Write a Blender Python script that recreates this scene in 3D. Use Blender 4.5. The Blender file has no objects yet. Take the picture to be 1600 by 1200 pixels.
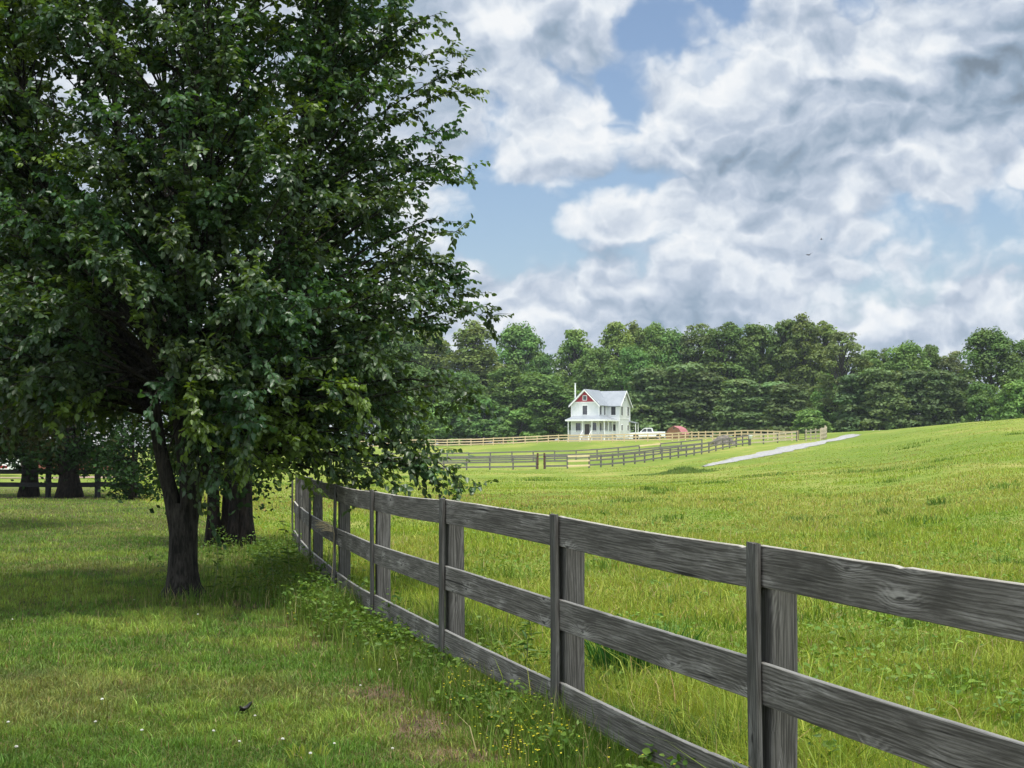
import bpy, bmesh, math, random
import numpy as np
from mathutils import Vector, Matrix

PI = math.pi
F = 2300.0                                   # focal length in pixels of a 1600 px wide picture
SUN_AZ, SUN_EL = math.radians(160), math.radians(75)
scene = bpy.context.scene
COL = scene.collection
rnd = random.Random(7)
rng = np.random.default_rng(7)

# ------------------------------------------------------------------ camera
cam_d = bpy.data.cameras.new('camera')
cam = bpy.data.objects.new('camera', cam_d); COL.objects.link(cam)
cam_d.sensor_width = 36.0; cam_d.lens = 36.0 * F / 1600.0
cam_d.clip_start = 0.1; cam_d.clip_end = 5000
cam.location = (0, 0, 1.6)
cam.rotation_euler = (math.radians(90) + math.atan(100 / F), 0, 0)
scene.camera = cam

# ------------------------------------------------------------------ node helpers
def N(nt, typ, **kw):
    n = nt.nodes.new(typ)
    for k, v in kw.items():
        setattr(n, k, v)
    return n

def put(nt, sock, v):
    if v is None: return
    if isinstance(v, bpy.types.NodeSocket): nt.links.new(v, sock)
    else:
        if isinstance(v, (tuple, list)) and len(v) == 3 and sock.type == 'RGBA': v = (*v, 1)
        sock.default_value = v

def math_(nt, op, a, b=None, c=None, clamp=False):
    n = N(nt, 'ShaderNodeMath', operation=op, use_clamp=clamp)
    for i, v in enumerate((a, b, c)):
        put(nt, n.inputs[i], v)
    return n.outputs[0]

def vmath(nt, op, a, b=None, c=None, scale=None):
    n = N(nt, 'ShaderNodeVectorMath', operation=op)
    for i, v in enumerate((a, b, c)):
        if v is not None: put(nt, n.inputs[i], v)
    if scale is not None: put(nt, n.inputs['Scale'], scale)
    return n.outputs['Value'] if op in ('LENGTH', 'DOT_PRODUCT', 'DISTANCE') else n.outputs[0]

def noise(nt, vec, scale, detail=4, rough=.55, dist=0.0, color=False, lac=2.0):
    n = N(nt, 'ShaderNodeTexNoise')
    if vec is not None: put(nt, n.inputs['Vector'], vec)
    n.inputs['Scale'].default_value = scale; n.inputs['Detail'].default_value = detail
    n.inputs['Roughness'].default_value = rough; n.inputs['Distortion'].default_value = dist
    n.inputs['Lacunarity'].default_value = lac
    return n.outputs['Color'] if color else n.outputs['Fac']

def maprange(nt, v, a, b, c=0.0, d=1.0, smooth=True):
    n = N(nt, 'ShaderNodeMapRange', interpolation_type='SMOOTHSTEP' if smooth else 'LINEAR')
    put(nt, n.inputs[0], v)
    for i, x in zip((1, 2, 3, 4), (a, b, c, d)): put(nt, n.inputs[i], x)
    return n.outputs[0]

def mixc(nt, f, a, b, blend='MIX'):
    n = N(nt, 'ShaderNodeMix', data_type='RGBA', blend_type=blend)
    put(nt, n.inputs[0], f); put(nt, n.inputs[6], a); put(nt, n.inputs[7], b)
    return n.outputs[2]

# ------------------------------------------------------------------ world: physical sky and broken cloud
world = bpy.data.worlds.new('World'); scene.world = world
world.use_nodes = True
wt = world.node_tree; wt.nodes.clear()
def build_world():
    nt = wt
    out = N(nt, 'ShaderNodeOutputWorld')
    sky = N(nt, 'ShaderNodeTexSky', sky_type='NISHITA')
    sky.sun_disc = False; sky.sun_elevation = SUN_EL; sky.sun_rotation = SUN_AZ
    sky.altitude = 200; sky.air_density = 1.0; sky.dust_density = 1.8; sky.ozone_density = 1.6
    bg = N(nt, 'ShaderNodeBackground'); bg.inputs['Strength'].default_value = 0.085
    nt.links.new(sky.outputs[0], bg.inputs['Color'])
    d = N(nt, 'ShaderNodeTexCoord').outputs['Generated']
    # domain: direction, gently warped; soft noise plus billows make heaped cloud
    warp = noise(nt, vmath(nt, 'MULTIPLY', d, (1, 1, 1.4)), 5.0, 4, .55, color=True)
    w = vmath(nt, 'MULTIPLY', vmath(nt, 'SUBTRACT', warp, (.5, .5, .5)), (.10, .10, .075))
    dw = vmath(nt, 'ADD', d, w)
    fw = vmath(nt, 'MULTIPLY', vmath(nt, 'SUBTRACT', noise(nt, d, 42, 3, .6, color=True), (.5, .5, .5)), (.020, .020, .018))
    dv = vmath(nt, 'ADD', dw, fw)
    def billow(vec, sc):                                       # rounded heaps with sharp valleys between them
        v = N(nt, 'ShaderNodeTexVoronoi', feature='F1'); v.inputs['Scale'].default_value = sc
        nt.links.new(vec, v.inputs['Vector'])
        dd = v.outputs['Distance']
        return math_(nt, 'MULTIPLY_ADD', math_(nt, 'MULTIPLY', dd, dd), -1.25, 1.0)
    def fbm(vec):
        sq = vmath(nt, 'MULTIPLY', vec, (1, 1, 1.35))
        n = noise(nt, sq, 11.0, 8, .56)
        b = math_(nt, 'MULTIPLY', billow(sq, 15.0), .24)
        b = math_(nt, 'MULTIPLY_ADD', billow(sq, 33.0), .15, b)
        b = math_(nt, 'MULTIPLY_ADD', billow(sq, 70.0), .085, b)
        return math_(nt, 'MULTIPLY_ADD', n, .72, b)
    def blobs(vec, lst, start):
        acc = None
        for (px, py, rx, ry, wt_) in lst:
            a, e = (px - 800) / F, (700 - py) / F
            v0 = Vector((a, 1, e)).normalized()
            s = (F / rx, 3.0, F / ry)
            dd = vmath(nt, 'MULTIPLY_ADD', vec, s, (-v0.x * s[0], -v0.y * s[1], -v0.z * s[2]))
            g = maprange(nt, vmath(nt, 'LENGTH', dd), 0.15, 1.25, wt_, 0.0)
            acc = math_(nt, 'ADD', g, acc if acc is not None else start)
        return acc
    cover = [  # (px, py, rx, ry, weight): where the cloud stands thick, and the blue gaps
        (800, 40, 130, 70, .22), (880, 140, 110, 60, .16), (860, 225, 130, 60, .24), (1090, 110, 110, 60, .18), (1060, 190, 100, 70, .16),
        (1200, 230, 230, 120, .22), (1440, 120, 190, 150, .24), (1570, 150, 120, 150, .30), (1250, 70, 140, 90, .12), (1180, 310, 260, 60, .14),
        (1060, 335, 100, 42, .22), (1150, 385, 110, 36, .22), (1215, 420, 110, 50, .22), (915, 350, 66, 28, .22), (1000, 470, 330, 50, .20),
        (1350, 405, 85, 70, .16), (1560, 480, 85, 55, .28), (1470, 290, 120, 40, .12), (700, 60, 100, 110, .10),
        (1000, 560, 1200, 85, .32), (520, 120, 260, 240, .22), (200, 150, 320, 260, .2), (740, 480, 130, 50, .2),
        (830, 360, 150, 70, -0.300), (745, 300, 70, 110, -0.200), (1040, 45, 60, 48, -0.224), (985, 110, 45, 50, -0.260), (958, 205, 36, 80, -0.260), (1130, 95, 30, 30, -0.079),
        (1372, 10, 62, 48, -0.264), (1160, 22, 34, 26, -0.198), (1530, 365, 150, 70, -0.198), (1400, 355, 80, 45, -0.092), (1020, 275, 50, 60, -0.079),
        (745, 200, 50, 70, -0.140), (1250, 345, 70, 40, -0.079), (900, 430, 120, 30, -0.066), (1420, 440, 120, 40, -0.053)]
    shade = [  # thick grey hearts and bases (negative) and sunlit towers (positive)
        (1575, 150, 140, 120, -.20), (1210, 225, 100, 50, -.17), (1170, 280, 200, 50, -.12), (830, 400, 170, 50, -.10), (1040, 420, 170, 40, -.20),
        (1090, 482, 170, 26, -.16), (880, 265, 130, 26, -.10), (1280, 300, 220, 45, -.12), (880, 70, 110, 50, -.08), (1480, 200, 130, 60, -.10), (1350, 200, 90, 60, -.08),
        (800, 30, 70, 40, .26), (870, 215, 120, 45, .20), (1110, 95, 110, 45, .16), (1430, 80, 100, 70, .20),
        (1050, 325, 60, 35, .22), (1150, 375, 80, 28, .20), (1225, 425, 90, 40, .26), (1000, 455, 170, 24, .10), (1565, 468, 60, 30, .28),
        (1030, 180, 70, 60, .14), (740, 490, 130, 50, .14), (1350, 390, 50, 35, .14), (1270, 190, 50, 30, .12), (900, 345, 50, 18, .10)]
    f0 = fbm(dv)
    c0 = math_(nt, 'ADD', blobs(dv, cover, -.025), f0)
    f1 = fbm(vmath(nt, 'ADD', dv, (-.004, 0.0, .010)))
    lit = math_(nt, 'SUBTRACT', f0, f1)
    alpha = maprange(nt, c0, .45, .71)
    br = math_(nt, 'MULTIPLY_ADD', lit, 1.9, .70)
    br = math_(nt, 'ADD', br, blobs(dv, shade, 0.0))
    br = math_(nt, 'ADD', br, maprange(nt, c0, .62, 1.0, .05, -.09))
    ramp = N(nt, 'ShaderNodeValToRGB')
    nt.links.new(br, ramp.inputs[0])
    el = ramp.color_ramp.elements
    el[0].position = .10; el[0].color = (.20, .255, .32, 1)
    el[1].position = 1.0; el[1].color = (.88, .90, .92, 1)
    for p, c in ((.36, (.30, .39, .50, 1)), (.62, (.51, .58, .69, 1)), (.84, (.74, .79, .85, 1))):
        x = el.new(p); x.color = c
    # clouds turned to the sun behind the viewer are brighter; ground half of the sphere stays dim
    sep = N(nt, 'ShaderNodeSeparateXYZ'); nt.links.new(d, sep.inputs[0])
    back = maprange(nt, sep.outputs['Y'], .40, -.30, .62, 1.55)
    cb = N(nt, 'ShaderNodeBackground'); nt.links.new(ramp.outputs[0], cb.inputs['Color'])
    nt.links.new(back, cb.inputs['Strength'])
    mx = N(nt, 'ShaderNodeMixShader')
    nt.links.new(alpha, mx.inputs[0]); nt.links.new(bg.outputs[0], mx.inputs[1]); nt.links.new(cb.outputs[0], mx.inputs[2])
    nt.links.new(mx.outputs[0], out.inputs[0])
build_world()
world.cycles.sampling_method = 'MANUAL'; world.cycles.sample_map_resolution = 512

sun_d = bpy.data.lights.new('sun', 'SUN'); sun_d.energy = 3.1; sun_d.angle = math.radians(7.0); sun_d.color = (1, .95, .87)
sun = bpy.data.objects.new('sun', sun_d); COL.objects.link(sun)
SUNV = Vector((math.sin(SUN_AZ) * math.cos(SUN_EL), math.cos(SUN_AZ) * math.cos(SUN_EL), math.sin(SUN_EL)))
sun.rotation_euler = SUNV.to_track_quat('Z', 'Y').to_euler()
sun.location = SUNV * 50

vs = scene.view_settings
vs.view_transform = 'Standard'; vs.look = 'None'; vs.gamma = 1; vs.use_curve_mapping = False
vs.exposure = 0.75
scene.cycles.max_bounces = 7; scene.cycles.diffuse_bounces = 3; scene.cycles.glossy_bounces = 2
scene.cycles.transmission_bounces = 5; scene.cycles.transparent_max_bounces = 6; scene.cycles.volume_bounces = 0
scene.cycles.sample_clamp_indirect = 6
scene.cycles.use_denoising = True
try: scene.cycles.denoiser = 'OPENIMAGEDENOISE'
except Exception: pass
scene.cycles.use_adaptive_sampling = True; scene.cycles.adaptive_threshold = 0.012
scene.render.film_transparent = False

# ------------------------------------------------------------------ mesh helpers
def tag(o, label=None, cat=None, group=None, kind=None):
    if label: o['label'] = label
    if cat: o['category'] = cat
    if group: o['group'] = group
    if kind: o['kind'] = kind
    return o

def empty(name, loc=(0, 0, 0), rz=0.0, label=None, cat=None, group=None):
    o = bpy.data.objects.new(name, None); COL.objects.link(o)
    o.empty_display_size = .2
    o.location = loc; o.rotation_euler = (0, 0, rz)
    return tag(o, label, cat, group)

def link(name, me, parent=None, mat=None):
    o = bpy.data.objects.new(name, me); COL.objects.link(o)
    if parent is not None: o.parent = parent
    if mat is not None: me.materials.append(mat)
    return o

def np_mesh(name, V, face_arrays, col=None, smooth=False):
    """V (n,3); face_arrays: list of int arrays (m,k); col (n,3) linear colours"""
    me = bpy.data.meshes.new(name)
    V = np.ascontiguousarray(V, dtype=np.float32).reshape(-1, 3)
    me.vertices.add(len(V)); me.vertices.foreach_set('co', V.ravel())
    tot = sum(f.size for f in face_arrays); npoly = sum(len(f) for f in face_arrays)
    me.loops.add(tot); me.polygons.add(npoly)
    me.loops.foreach_set('vertex_index', np.concatenate([np.ascontiguousarray(f).ravel() for f in face_arrays]).astype(np.int32))
    sizes = np.concatenate([np.full(len(f), f.shape[1], np.int32) for f in face_arrays])
    starts = np.concatenate(([0], np.cumsum(sizes)[:-1])).astype(np.int32)
    me.polygons.foreach_set('loop_start', starts)
    if smooth: me.polygons.foreach_set('use_smooth', np.ones(npoly, bool))
    me.update(calc_edges=True)
    if col is not None:
        at = me.color_attributes.new('Col', 'FLOAT_COLOR', 'POINT')
        c4 = np.ones((len(V), 4), np.float32); c4[:, :3] = col
        at.data.foreach_set('color', c4.ravel())
    return me

class MB:
    """collects boxes, prisms and tubes for one mesh"""
    def __init__(s): s.v = []; s.f = []
    def add(s, v, f):
        b = len(s.v); s.v += [tuple(p) for p in v]; s.f += [tuple(b + i for i in q) for q in f]; return s
    def box(s, x0, x1, y0, y1, z0, z1, bev=0.0):
        if bev > 0:
            return s.prism([(x0 + bev, y0), (x1 - bev, y0), (x1, y0 + bev), (x1, y1 - bev), (x1 - bev, y1), (x0 + bev, y1), (x0, y1 - bev), (x0, y0 + bev)], z0, z1)
        v = [(x0, y0, z0), (x1, y0, z0), (x1, y1, z0), (x0, y1, z0), (x0, y0, z1), (x1, y0, z1), (x1, y1, z1), (x0, y1, z1)]
        return s.add(v, [(0, 3, 2, 1), (4, 5, 6, 7), (0, 1, 5, 4), (1, 2, 6, 5), (2, 3, 7, 6), (3, 0, 4, 7)])
    def prism(s, pts, z0, z1):
        n = len(pts)
        v = [(x, y, z0) for x, y in pts] + [(x, y, z1) for x, y in pts]
        return s.add(v, [tuple(range(n - 1, -1, -1)), tuple(range(n, 2 * n))] + [(i, (i + 1) % n, n + (i + 1) % n, n + i) for i in range(n)])
    def slab(s, quad, t):
        """a thick sheet below four points (counter-clockwise seen from above)"""
        a = [Vector(p) for p in quad]; n = (a[1] - a[0]).cross(a[2] - a[0]).normalized()
        v = a + [p - n * t for p in a]; k = len(a)
        return s.add(v, [tuple(range(k)), tuple(range(2 * k - 1, k - 1, -1))] + [(i, k + i, k + (i + 1) % k, (i + 1) % k) for i in range(k)])
    def tube(s, pts, rad, n=8, cap=True):
        P = [Vector(p) for p in pts]; m = len(P)
        t = (P[1] - P[0]).normalized()
        u = t.orthogonal().normalized(); ring = []
        for i in range(m):
            tt = (P[min(i + 1, m - 1)] - P[max(i - 1, 0)]).normalized()
            u = (u - tt * u.dot(tt)).normalized(); w = tt.cross(u)
            r = rad[i] if hasattr(rad, '__len__') else rad
            ring.append([P[i] + (u * math.cos(2 * PI * k / n) + w * math.sin(2 * PI * k / n)) * r for k in range(n)])
        v = [p for rg in ring for p in rg]
        f = [(i * n + k, i * n + (k + 1) % n, (i + 1) * n + (k + 1) % n, (i + 1) * n + k) for i in range(m - 1) for k in range(n)]
        if cap: f += [tuple(range(n - 1, -1, -1)), tuple((m - 1) * n + k for k in range(n))]
        return s.add(v, f)
    def mesh(s, name, smooth=False):
        me = bpy.data.meshes.new(name); me.from_pydata(s.v, [], s.f)
        if smooth: me.polygons.foreach_set('use_smooth', np.ones(len(me.polygons), bool))
        me.update(); return me
    def build(s, name, mat, parent=None, smooth=False):
        return link(name, s.mesh(name, smooth), parent, mat)

def copy_tree(o, parent=None):
    c = o.copy(); COL.objects.link(c); c.parent = parent
    for ch in o.children: copy_tree(ch, c)
    return c

# ------------------------------------------------------------------ terrain
PXC = [-1500, 0, 400, 700, 900, 1000, 1100, 1180, 1300, 1350, 1450, 1600, 2600]
YR = [0, 15, 30, 60, 90, 120, 140, 165, 180, 200, 240, 265, 300, 400, 1200]
TZ = np.array([
    [0, 0, 0, -.1, -.3, -.3, -.3, -.2, -.1, .0, .5, .8, 1.0, 1.2, 1.2],
    [0, 0, 0, -.1, -.3, -.3, -.3, -.2, -.1, .0, .5, .8, 1.0, 1.4, 1.4],
    [0, 0, 0, -.15, -.4, -.5, -.5, -.4, -.2, .2, 1.0, 1.4, 1.8, 2.0, 2.2],
    [0, 0, 0, -.2, -.45, -.55, -.53, -.25, .05, .6, 1.5, 1.95, 2.25, 2.6, 3.0],
    [0, 0, 0, -.2, -.45, -.50, -.40, -.10, .30, 1.1, 2.55, 2.75, 3.2, 3.6, 4.0],
    [0, 0, 0, -.15, -.3, -.25, -.15, .40, .95, 1.75, 2.75, 3.1, 3.5, 4.0, 4.5],
    [0, 0, 0, -.1, -.1, .15, .50, 1.05, 1.6, 2.4, 3.2, 3.5, 3.9, 4.2, 5.0],
    [0, 0, .02, .05, .25, .65, 1.15, 1.65, 2.0, 2.9, 3.6, 3.9, 4.1, 4.4, 5.0],
    [0, 0, .05, .2, .7, 1.4, 2.0, 2.65, 2.95, 3.4, 4.0, 4.2, 4.3, 4.5, 5.0],
    [0, 0, .1, .3, .9, 1.75, 2.4, 3.15, 3.5, 3.85, 4.3, 4.4, 4.4, 4.6, 5.0],
    [0, 0, .18, .65, 1.6, 2.75, 3.4, 4.0, 4.2, 4.4, 4.6, 4.6, 4.6, 4.6, 5.0],
    [0, 0, .35, 1.2, 2.55, 3.85, 4.4, 4.75, 4.85, 4.9, 4.8, 4.7, 4.6, 4.6, 5.0],
    [0, 0, .5, 1.6, 3.2, 4.8, 5.6, 6.0, 6.1, 6.2, 6.1, 6.0, 6.0, 6.0, 6.0]])

def pchip(x, y, xq):
    x = np.asarray(x, float); y = np.asarray(y, float)
    h = np.diff(x); dl = np.diff(y, axis=-1) / h
    d = np.zeros_like(y)
    w1 = 2 * h[1:] + h[:-1]; w2 = h[1:] + 2 * h[:-1]
    same = dl[..., :-1] * dl[..., 1:] > 0
    with np.errstate(divide='ignore', invalid='ignore'):
        hm = (w1 + w2) / (w1 / dl[..., :-1] + w2 / dl[..., 1:])
    d[..., 1:-1] = np.where(same, hm, 0.0)
    d[..., 0] = dl[..., 0]; d[..., -1] = dl[..., -1]
    i = np.clip(np.searchsorted(x, xq) - 1, 0, len(x) - 2)
    t = (xq - x[i]) / h[i]
    h00 = 2 * t**3 - 3 * t**2 + 1; h10 = t**3 - 2 * t**2 + t; h01 = -2 * t**3 + 3 * t**2; h11 = t**3 - t**2
    return h00 * y[..., i] + h10 * h[i] * d[..., i] + h01 * y[..., i + 1] + h11 * h[i] * d[..., i + 1]

YG = np.concatenate((np.linspace(0, 300, 601), np.linspace(302, 1200, 450)))
PG = np.linspace(-1500, 2600, 821)
TAB = pchip(PXC, pchip(YR, TZ, YG).T, PG).T          # (px, Y)

def vnoise(x, y, s, seed=0):
    x = np.asarray(x, float) * s + 37.3 * seed; y = np.asarray(y, float) * s + 91.7 * seed
    xi = np.floor(x).astype(np.int64); yi = np.floor(y).astype(np.int64)
    fx = x - xi; fy = y - yi; fx = fx * fx * (3 - 2 * fx); fy = fy * fy * (3 - 2 * fy)
    def hsh(a, b):
        n = (a * 374761393 + b * 668265263 + seed * 1442695) & 0xffffffff
        n = ((n ^ (n >> 13)) * 1274126177) & 0xffffffff
        return ((n ^ (n >> 16)) & 0xffff) / 65535.0
    return (hsh(xi, yi) * (1 - fx) + hsh(xi + 1, yi) * fx) * (1 - fy) + (hsh(xi, yi + 1) * (1 - fx) + hsh(xi + 1, yi + 1) * fx) * fy

def hz(x, y):
    x = np.asarray(x, float); y = np.asarray(y, float)
    yy = np.clip(y, 0, 1199.0)
    px = np.clip(800 + F * x / np.maximum(y, 8.0), -1499, 2599)
    i = np.clip(np.searchsorted(YG, yy) - 1, 0, len(YG) - 2); ty = (yy - YG[i]) / (YG[i + 1] - YG[i])
    pf = (px + 1500) / 5.0; j = np.clip(np.floor(pf).astype(int), 0, len(PG) - 2); tx = pf - j
    z = (TAB[j, i] * (1 - tx) + TAB[j + 1, i] * tx) * (1 - ty) + (TAB[j, i + 1] * (1 - tx) + TAB[j + 1, i + 1] * tx) * ty
    amp = np.clip(y / 60.0, 0, 1)
    return z + (vnoise(x, y, .45, 1) - .5) * .05 + (vnoise(x, y, .09, 2) - .5) * .22 * amp

def h1(x, y): return float(hz(np.array([x]), np.array([y]))[0])
def at(px, Y): return ((px - 800) / F * Y, Y)                 # a bearing and a distance
def P3(px, Y, dz=0.0):
    x, y = at(px, Y); return Vector((x, y, h1(x, y) + dz))

# fence line dividing lawn and field
FP = [(2.47, 1.2), (1.72, 3.55), (0.99, 5.9), (0.262, 8.13), (-.47, 10.35), (-1.19, 12.85), (-1.82, 15.4), (-2.49, 18.4), (-3.0, 21.0), (-3.38, 22.9)]
_fy = np.array([p[1] for p in FP] + [30, 50, 90, 400]); _fx = np.array([p[0] for p in FP] + [-5.5, -13.2, -26, -120])
def side(x, y): return np.asarray(x) - np.interp(y, _fy, _fx)      # > 0 in the field

# ------------------------------------------------------------------ materials
def new_mat(name):
    m = bpy.data.materials.new(name); m.use_nodes = True
    nt = m.node_tree; nt.nodes.clear()
    out = N(nt, 'ShaderNodeOutputMaterial'); b = N(nt, 'ShaderNodeBsdfPrincipled')
    nt.links.new(b.outputs[0], out.inputs[0])
    return m, nt, b, out

def bump(nt, b, h, strength=.4, dist=.01):
    n = N(nt, 'ShaderNodeBump'); n.inputs['Strength'].default_value = strength; n.inputs['Distance'].default_value = dist
    nt.links.new(h, n.inputs['Height']); nt.links.new(n.outputs[0], b.inputs['Normal'])

def objcoord(nt, jitter=True):
    o = N(nt, 'ShaderNodeTexCoord').outputs['Object']
    if not jitter: return o
    r = N(nt, 'ShaderNodeObjectInfo').outputs['Random']
    return vmath(nt, 'ADD', o, vmath(nt, 'SCALE', (17.3, 31.1, 23.7), scale=r))

def m_plain(name, c1, c2=None, rough=.6, nscale=3.0, bumpy=0.0, metallic=0.0, spec=.5):
    m, nt, b, _ = new_mat(name)
    v = objcoord(nt)
    c2 = c2 or tuple(x * .8 for x in c1)
    f = noise(nt, v, nscale, 5, .6)
    nt.links.new(mixc(nt, maprange(nt, f, .35, .65), c1, c2), b.inputs['Base Color'])
    b.inputs['Roughness'].default_value = rough; b.inputs['Metallic'].default_value = metallic
    b.inputs['Specular IOR Level'].default_value = spec
    if bumpy: bump(nt, b, f, bumpy, .02)
    return m

def m_wood(name, dark, mid, light, grain=38.0, xs=1.0, lightness=.5, axis='x', lit_top=False):
    """weathered wood: contour lines of a stretched noise make grain and knots; grain runs along local x (or z)"""
    m, nt, b, _ = new_mat(name)
    v = objcoord(nt)
    sx = N(nt, 'ShaderNodeSeparateXYZ'); nt.links.new(v, sx.inputs[0])
    S = lambda a, c: (a, c, c) if axis == 'x' else (c, c, a)          # stretched along the grain
    across = math_(nt, 'ADD', sx.outputs['Z' if axis == 'x' else 'X'], sx.outputs['Y'])
    kv = N(nt, 'ShaderNodeTexVoronoi', voronoi_dimensions='2D'); kv.inputs['Scale'].default_value = 1.0
    cxy = N(nt, 'ShaderNodeCombineXYZ')
    nt.links.new(math_(nt, 'MULTIPLY', sx.outputs['X' if axis == 'x' else 'Z'], 2.6), cxy.inputs[0]); nt.links.new(math_(nt, 'MULTIPLY', across, 7.5), cxy.inputs[1])
    kwob = vmath(nt, 'MULTIPLY', vmath(nt, 'SUBTRACT', noise(nt, vmath(nt, 'MULTIPLY', v, S(5, 14)), 1.0, 3, .6, color=True), (.5, .5, .5)), (.35, .35, 0))
    nt.links.new(vmath(nt, 'ADD', cxy.outputs[0], kwob), kv.inputs['Vector'])
    kd = kv.outputs['Distance']
    kr = N(nt, 'ShaderNodeSeparateColor'); nt.links.new(kv.outputs['Color'], kr.inputs[0])
    strong = math_(nt, 'MULTIPLY', maprange(nt, kr.outputs[0], .50, .95), .85)                     # only some cells carry a knot
    swell = math_(nt, 'MULTIPLY', maprange(nt, kd, .0, .50, 1.0, 0.0), math_(nt, 'MULTIPLY_ADD', strong, 3.2, .5))
    wob = noise(nt, vmath(nt, 'MULTIPLY', v, S(1.6, 7)), 1.0, 3, .5)
    g0 = math_(nt, 'MULTIPLY_ADD', across, grain * 3.2, math_(nt, 'MULTIPLY_ADD', wob, 4.0, swell))
    ring = math_(nt, 'SINE', math_(nt, 'MULTIPLY', g0, 6.283))
    streak = noise(nt, vmath(nt, 'MULTIPLY', v, S(3.0, 95)), 1.0, 5, .7)
    patch = noise(nt, vmath(nt, 'MULTIPLY', v, S(1.3, 4.5)), 1.6, 5, .65, .4)
    g = math_(nt, 'MULTIPLY_ADD', ring, .055, streak)
    base = mixc(nt, maprange(nt, g, .34, .70), dark, mid)
    halo = math_(nt, 'MULTIPLY', maprange(nt, kd, .08, .50, .9, 0.0), strong)
    pm = math_(nt, 'MULTIPLY', math_(nt, 'ADD', maprange(nt, patch, .50, .72, 0, .75), halo, clamp=True), maprange(nt, g, .36, .66, .10, 1.0))
    col = mixc(nt, math_(nt, 'MULTIPLY', pm, lightness), base, light)
    col = mixc(nt, maprange(nt, patch, .46, .30, 0, .65), col, dark)
    col = mixc(nt, math_(nt, 'MULTIPLY', maprange(nt, kd, .085, .04), strong), col, tuple(x * .4 for x in dark))
    crack = noise(nt, vmath(nt, 'MULTIPLY', v, S(1.2, 38)), 1.0, 2, .5)
    col = mixc(nt, maprange(nt, crack, .69, .74), col, tuple(x * .3 for x in dark))
    if lit_top:                                                # upper faces coloured paler to look sunlit, with some weathering
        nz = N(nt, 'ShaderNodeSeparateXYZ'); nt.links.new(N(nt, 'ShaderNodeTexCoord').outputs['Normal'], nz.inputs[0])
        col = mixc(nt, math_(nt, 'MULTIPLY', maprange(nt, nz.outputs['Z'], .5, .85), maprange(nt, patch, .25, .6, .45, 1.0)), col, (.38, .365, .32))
    nt.links.new(col, b.inputs['Base Color'])
    b.inputs['Roughness'].default_value = .82; b.inputs['Specular IOR Level'].default_value = .3
    bump(nt, b, g, .6, .005)
    return m

def m_leaf(name, rough=.42, transl=.3, tint=(1.35, 1.25, .45), spec=.5, var=.0):
    m, nt, b, out = new_mat(name)
    a = N(nt, 'ShaderNodeAttribute', attribute_name='Col').outputs['Color']
    if var:
        r = N(nt, 'ShaderNodeObjectInfo').outputs['Random']
        hs = N(nt, 'ShaderNodeHueSaturation')
        nt.links.new(a, hs.inputs['Color'])
        nt.links.new(math_(nt, 'MULTIPLY_ADD', r, .028, .486), hs.inputs['Hue'])
        r2 = math_(nt, 'FRACT', math_(nt, 'MULTIPLY', r, 7.13))
        nt.links.new(math_(nt, 'MULTIPLY_ADD', r2, var, 1 - var * .5), hs.inputs['Value'])
        a = hs.outputs['Color']
    nt.links.new(a, b.inputs['Base Color'])
    b.inputs['Roughness'].default_value = rough; b.inputs['Specular IOR Level'].default_value = spec
    t = N(nt, 'ShaderNodeBsdfTranslucent')
    nt.links.new(mixc(nt, 1.0, a, tint, 'MULTIPLY'), t.inputs['Color'])
    mx = N(nt, 'ShaderNodeMixShader'); mx.inputs[0].default_value = transl
    nt.links.new(b.outputs[0], mx.inputs[1]); nt.links.new(t.outputs[0], mx.inputs[2])
    nt.links.new(mx.outputs[0], out.inputs[0])
    return m

def m_bark(name, dark, light, sc=1.0):
    m, nt, b, _ = new_mat(name)
    v = objcoord(nt)
    f = noise(nt, vmath(nt, 'MULTIPLY', v, (14 * sc, 14 * sc, 2.6 * sc)), 1.6, 6, .65, .6)
    g = noise(nt, v, 2.5 * sc, 4, .6)
    col = mixc(nt, maprange(nt, f, .36, .66), dark, light)
    col = mixc(nt, maprange(nt, g, .5, .75, 0, .6), col, tuple(x * 1.5 for x in light))
    nt.links.new(col, b.inputs['Base Color']); b.inputs['Roughness'].default_value = .9
    b.inputs['Specular IOR Level'].default_value = .2
    bump(nt, b, f, .9, .02)
    return m

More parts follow.
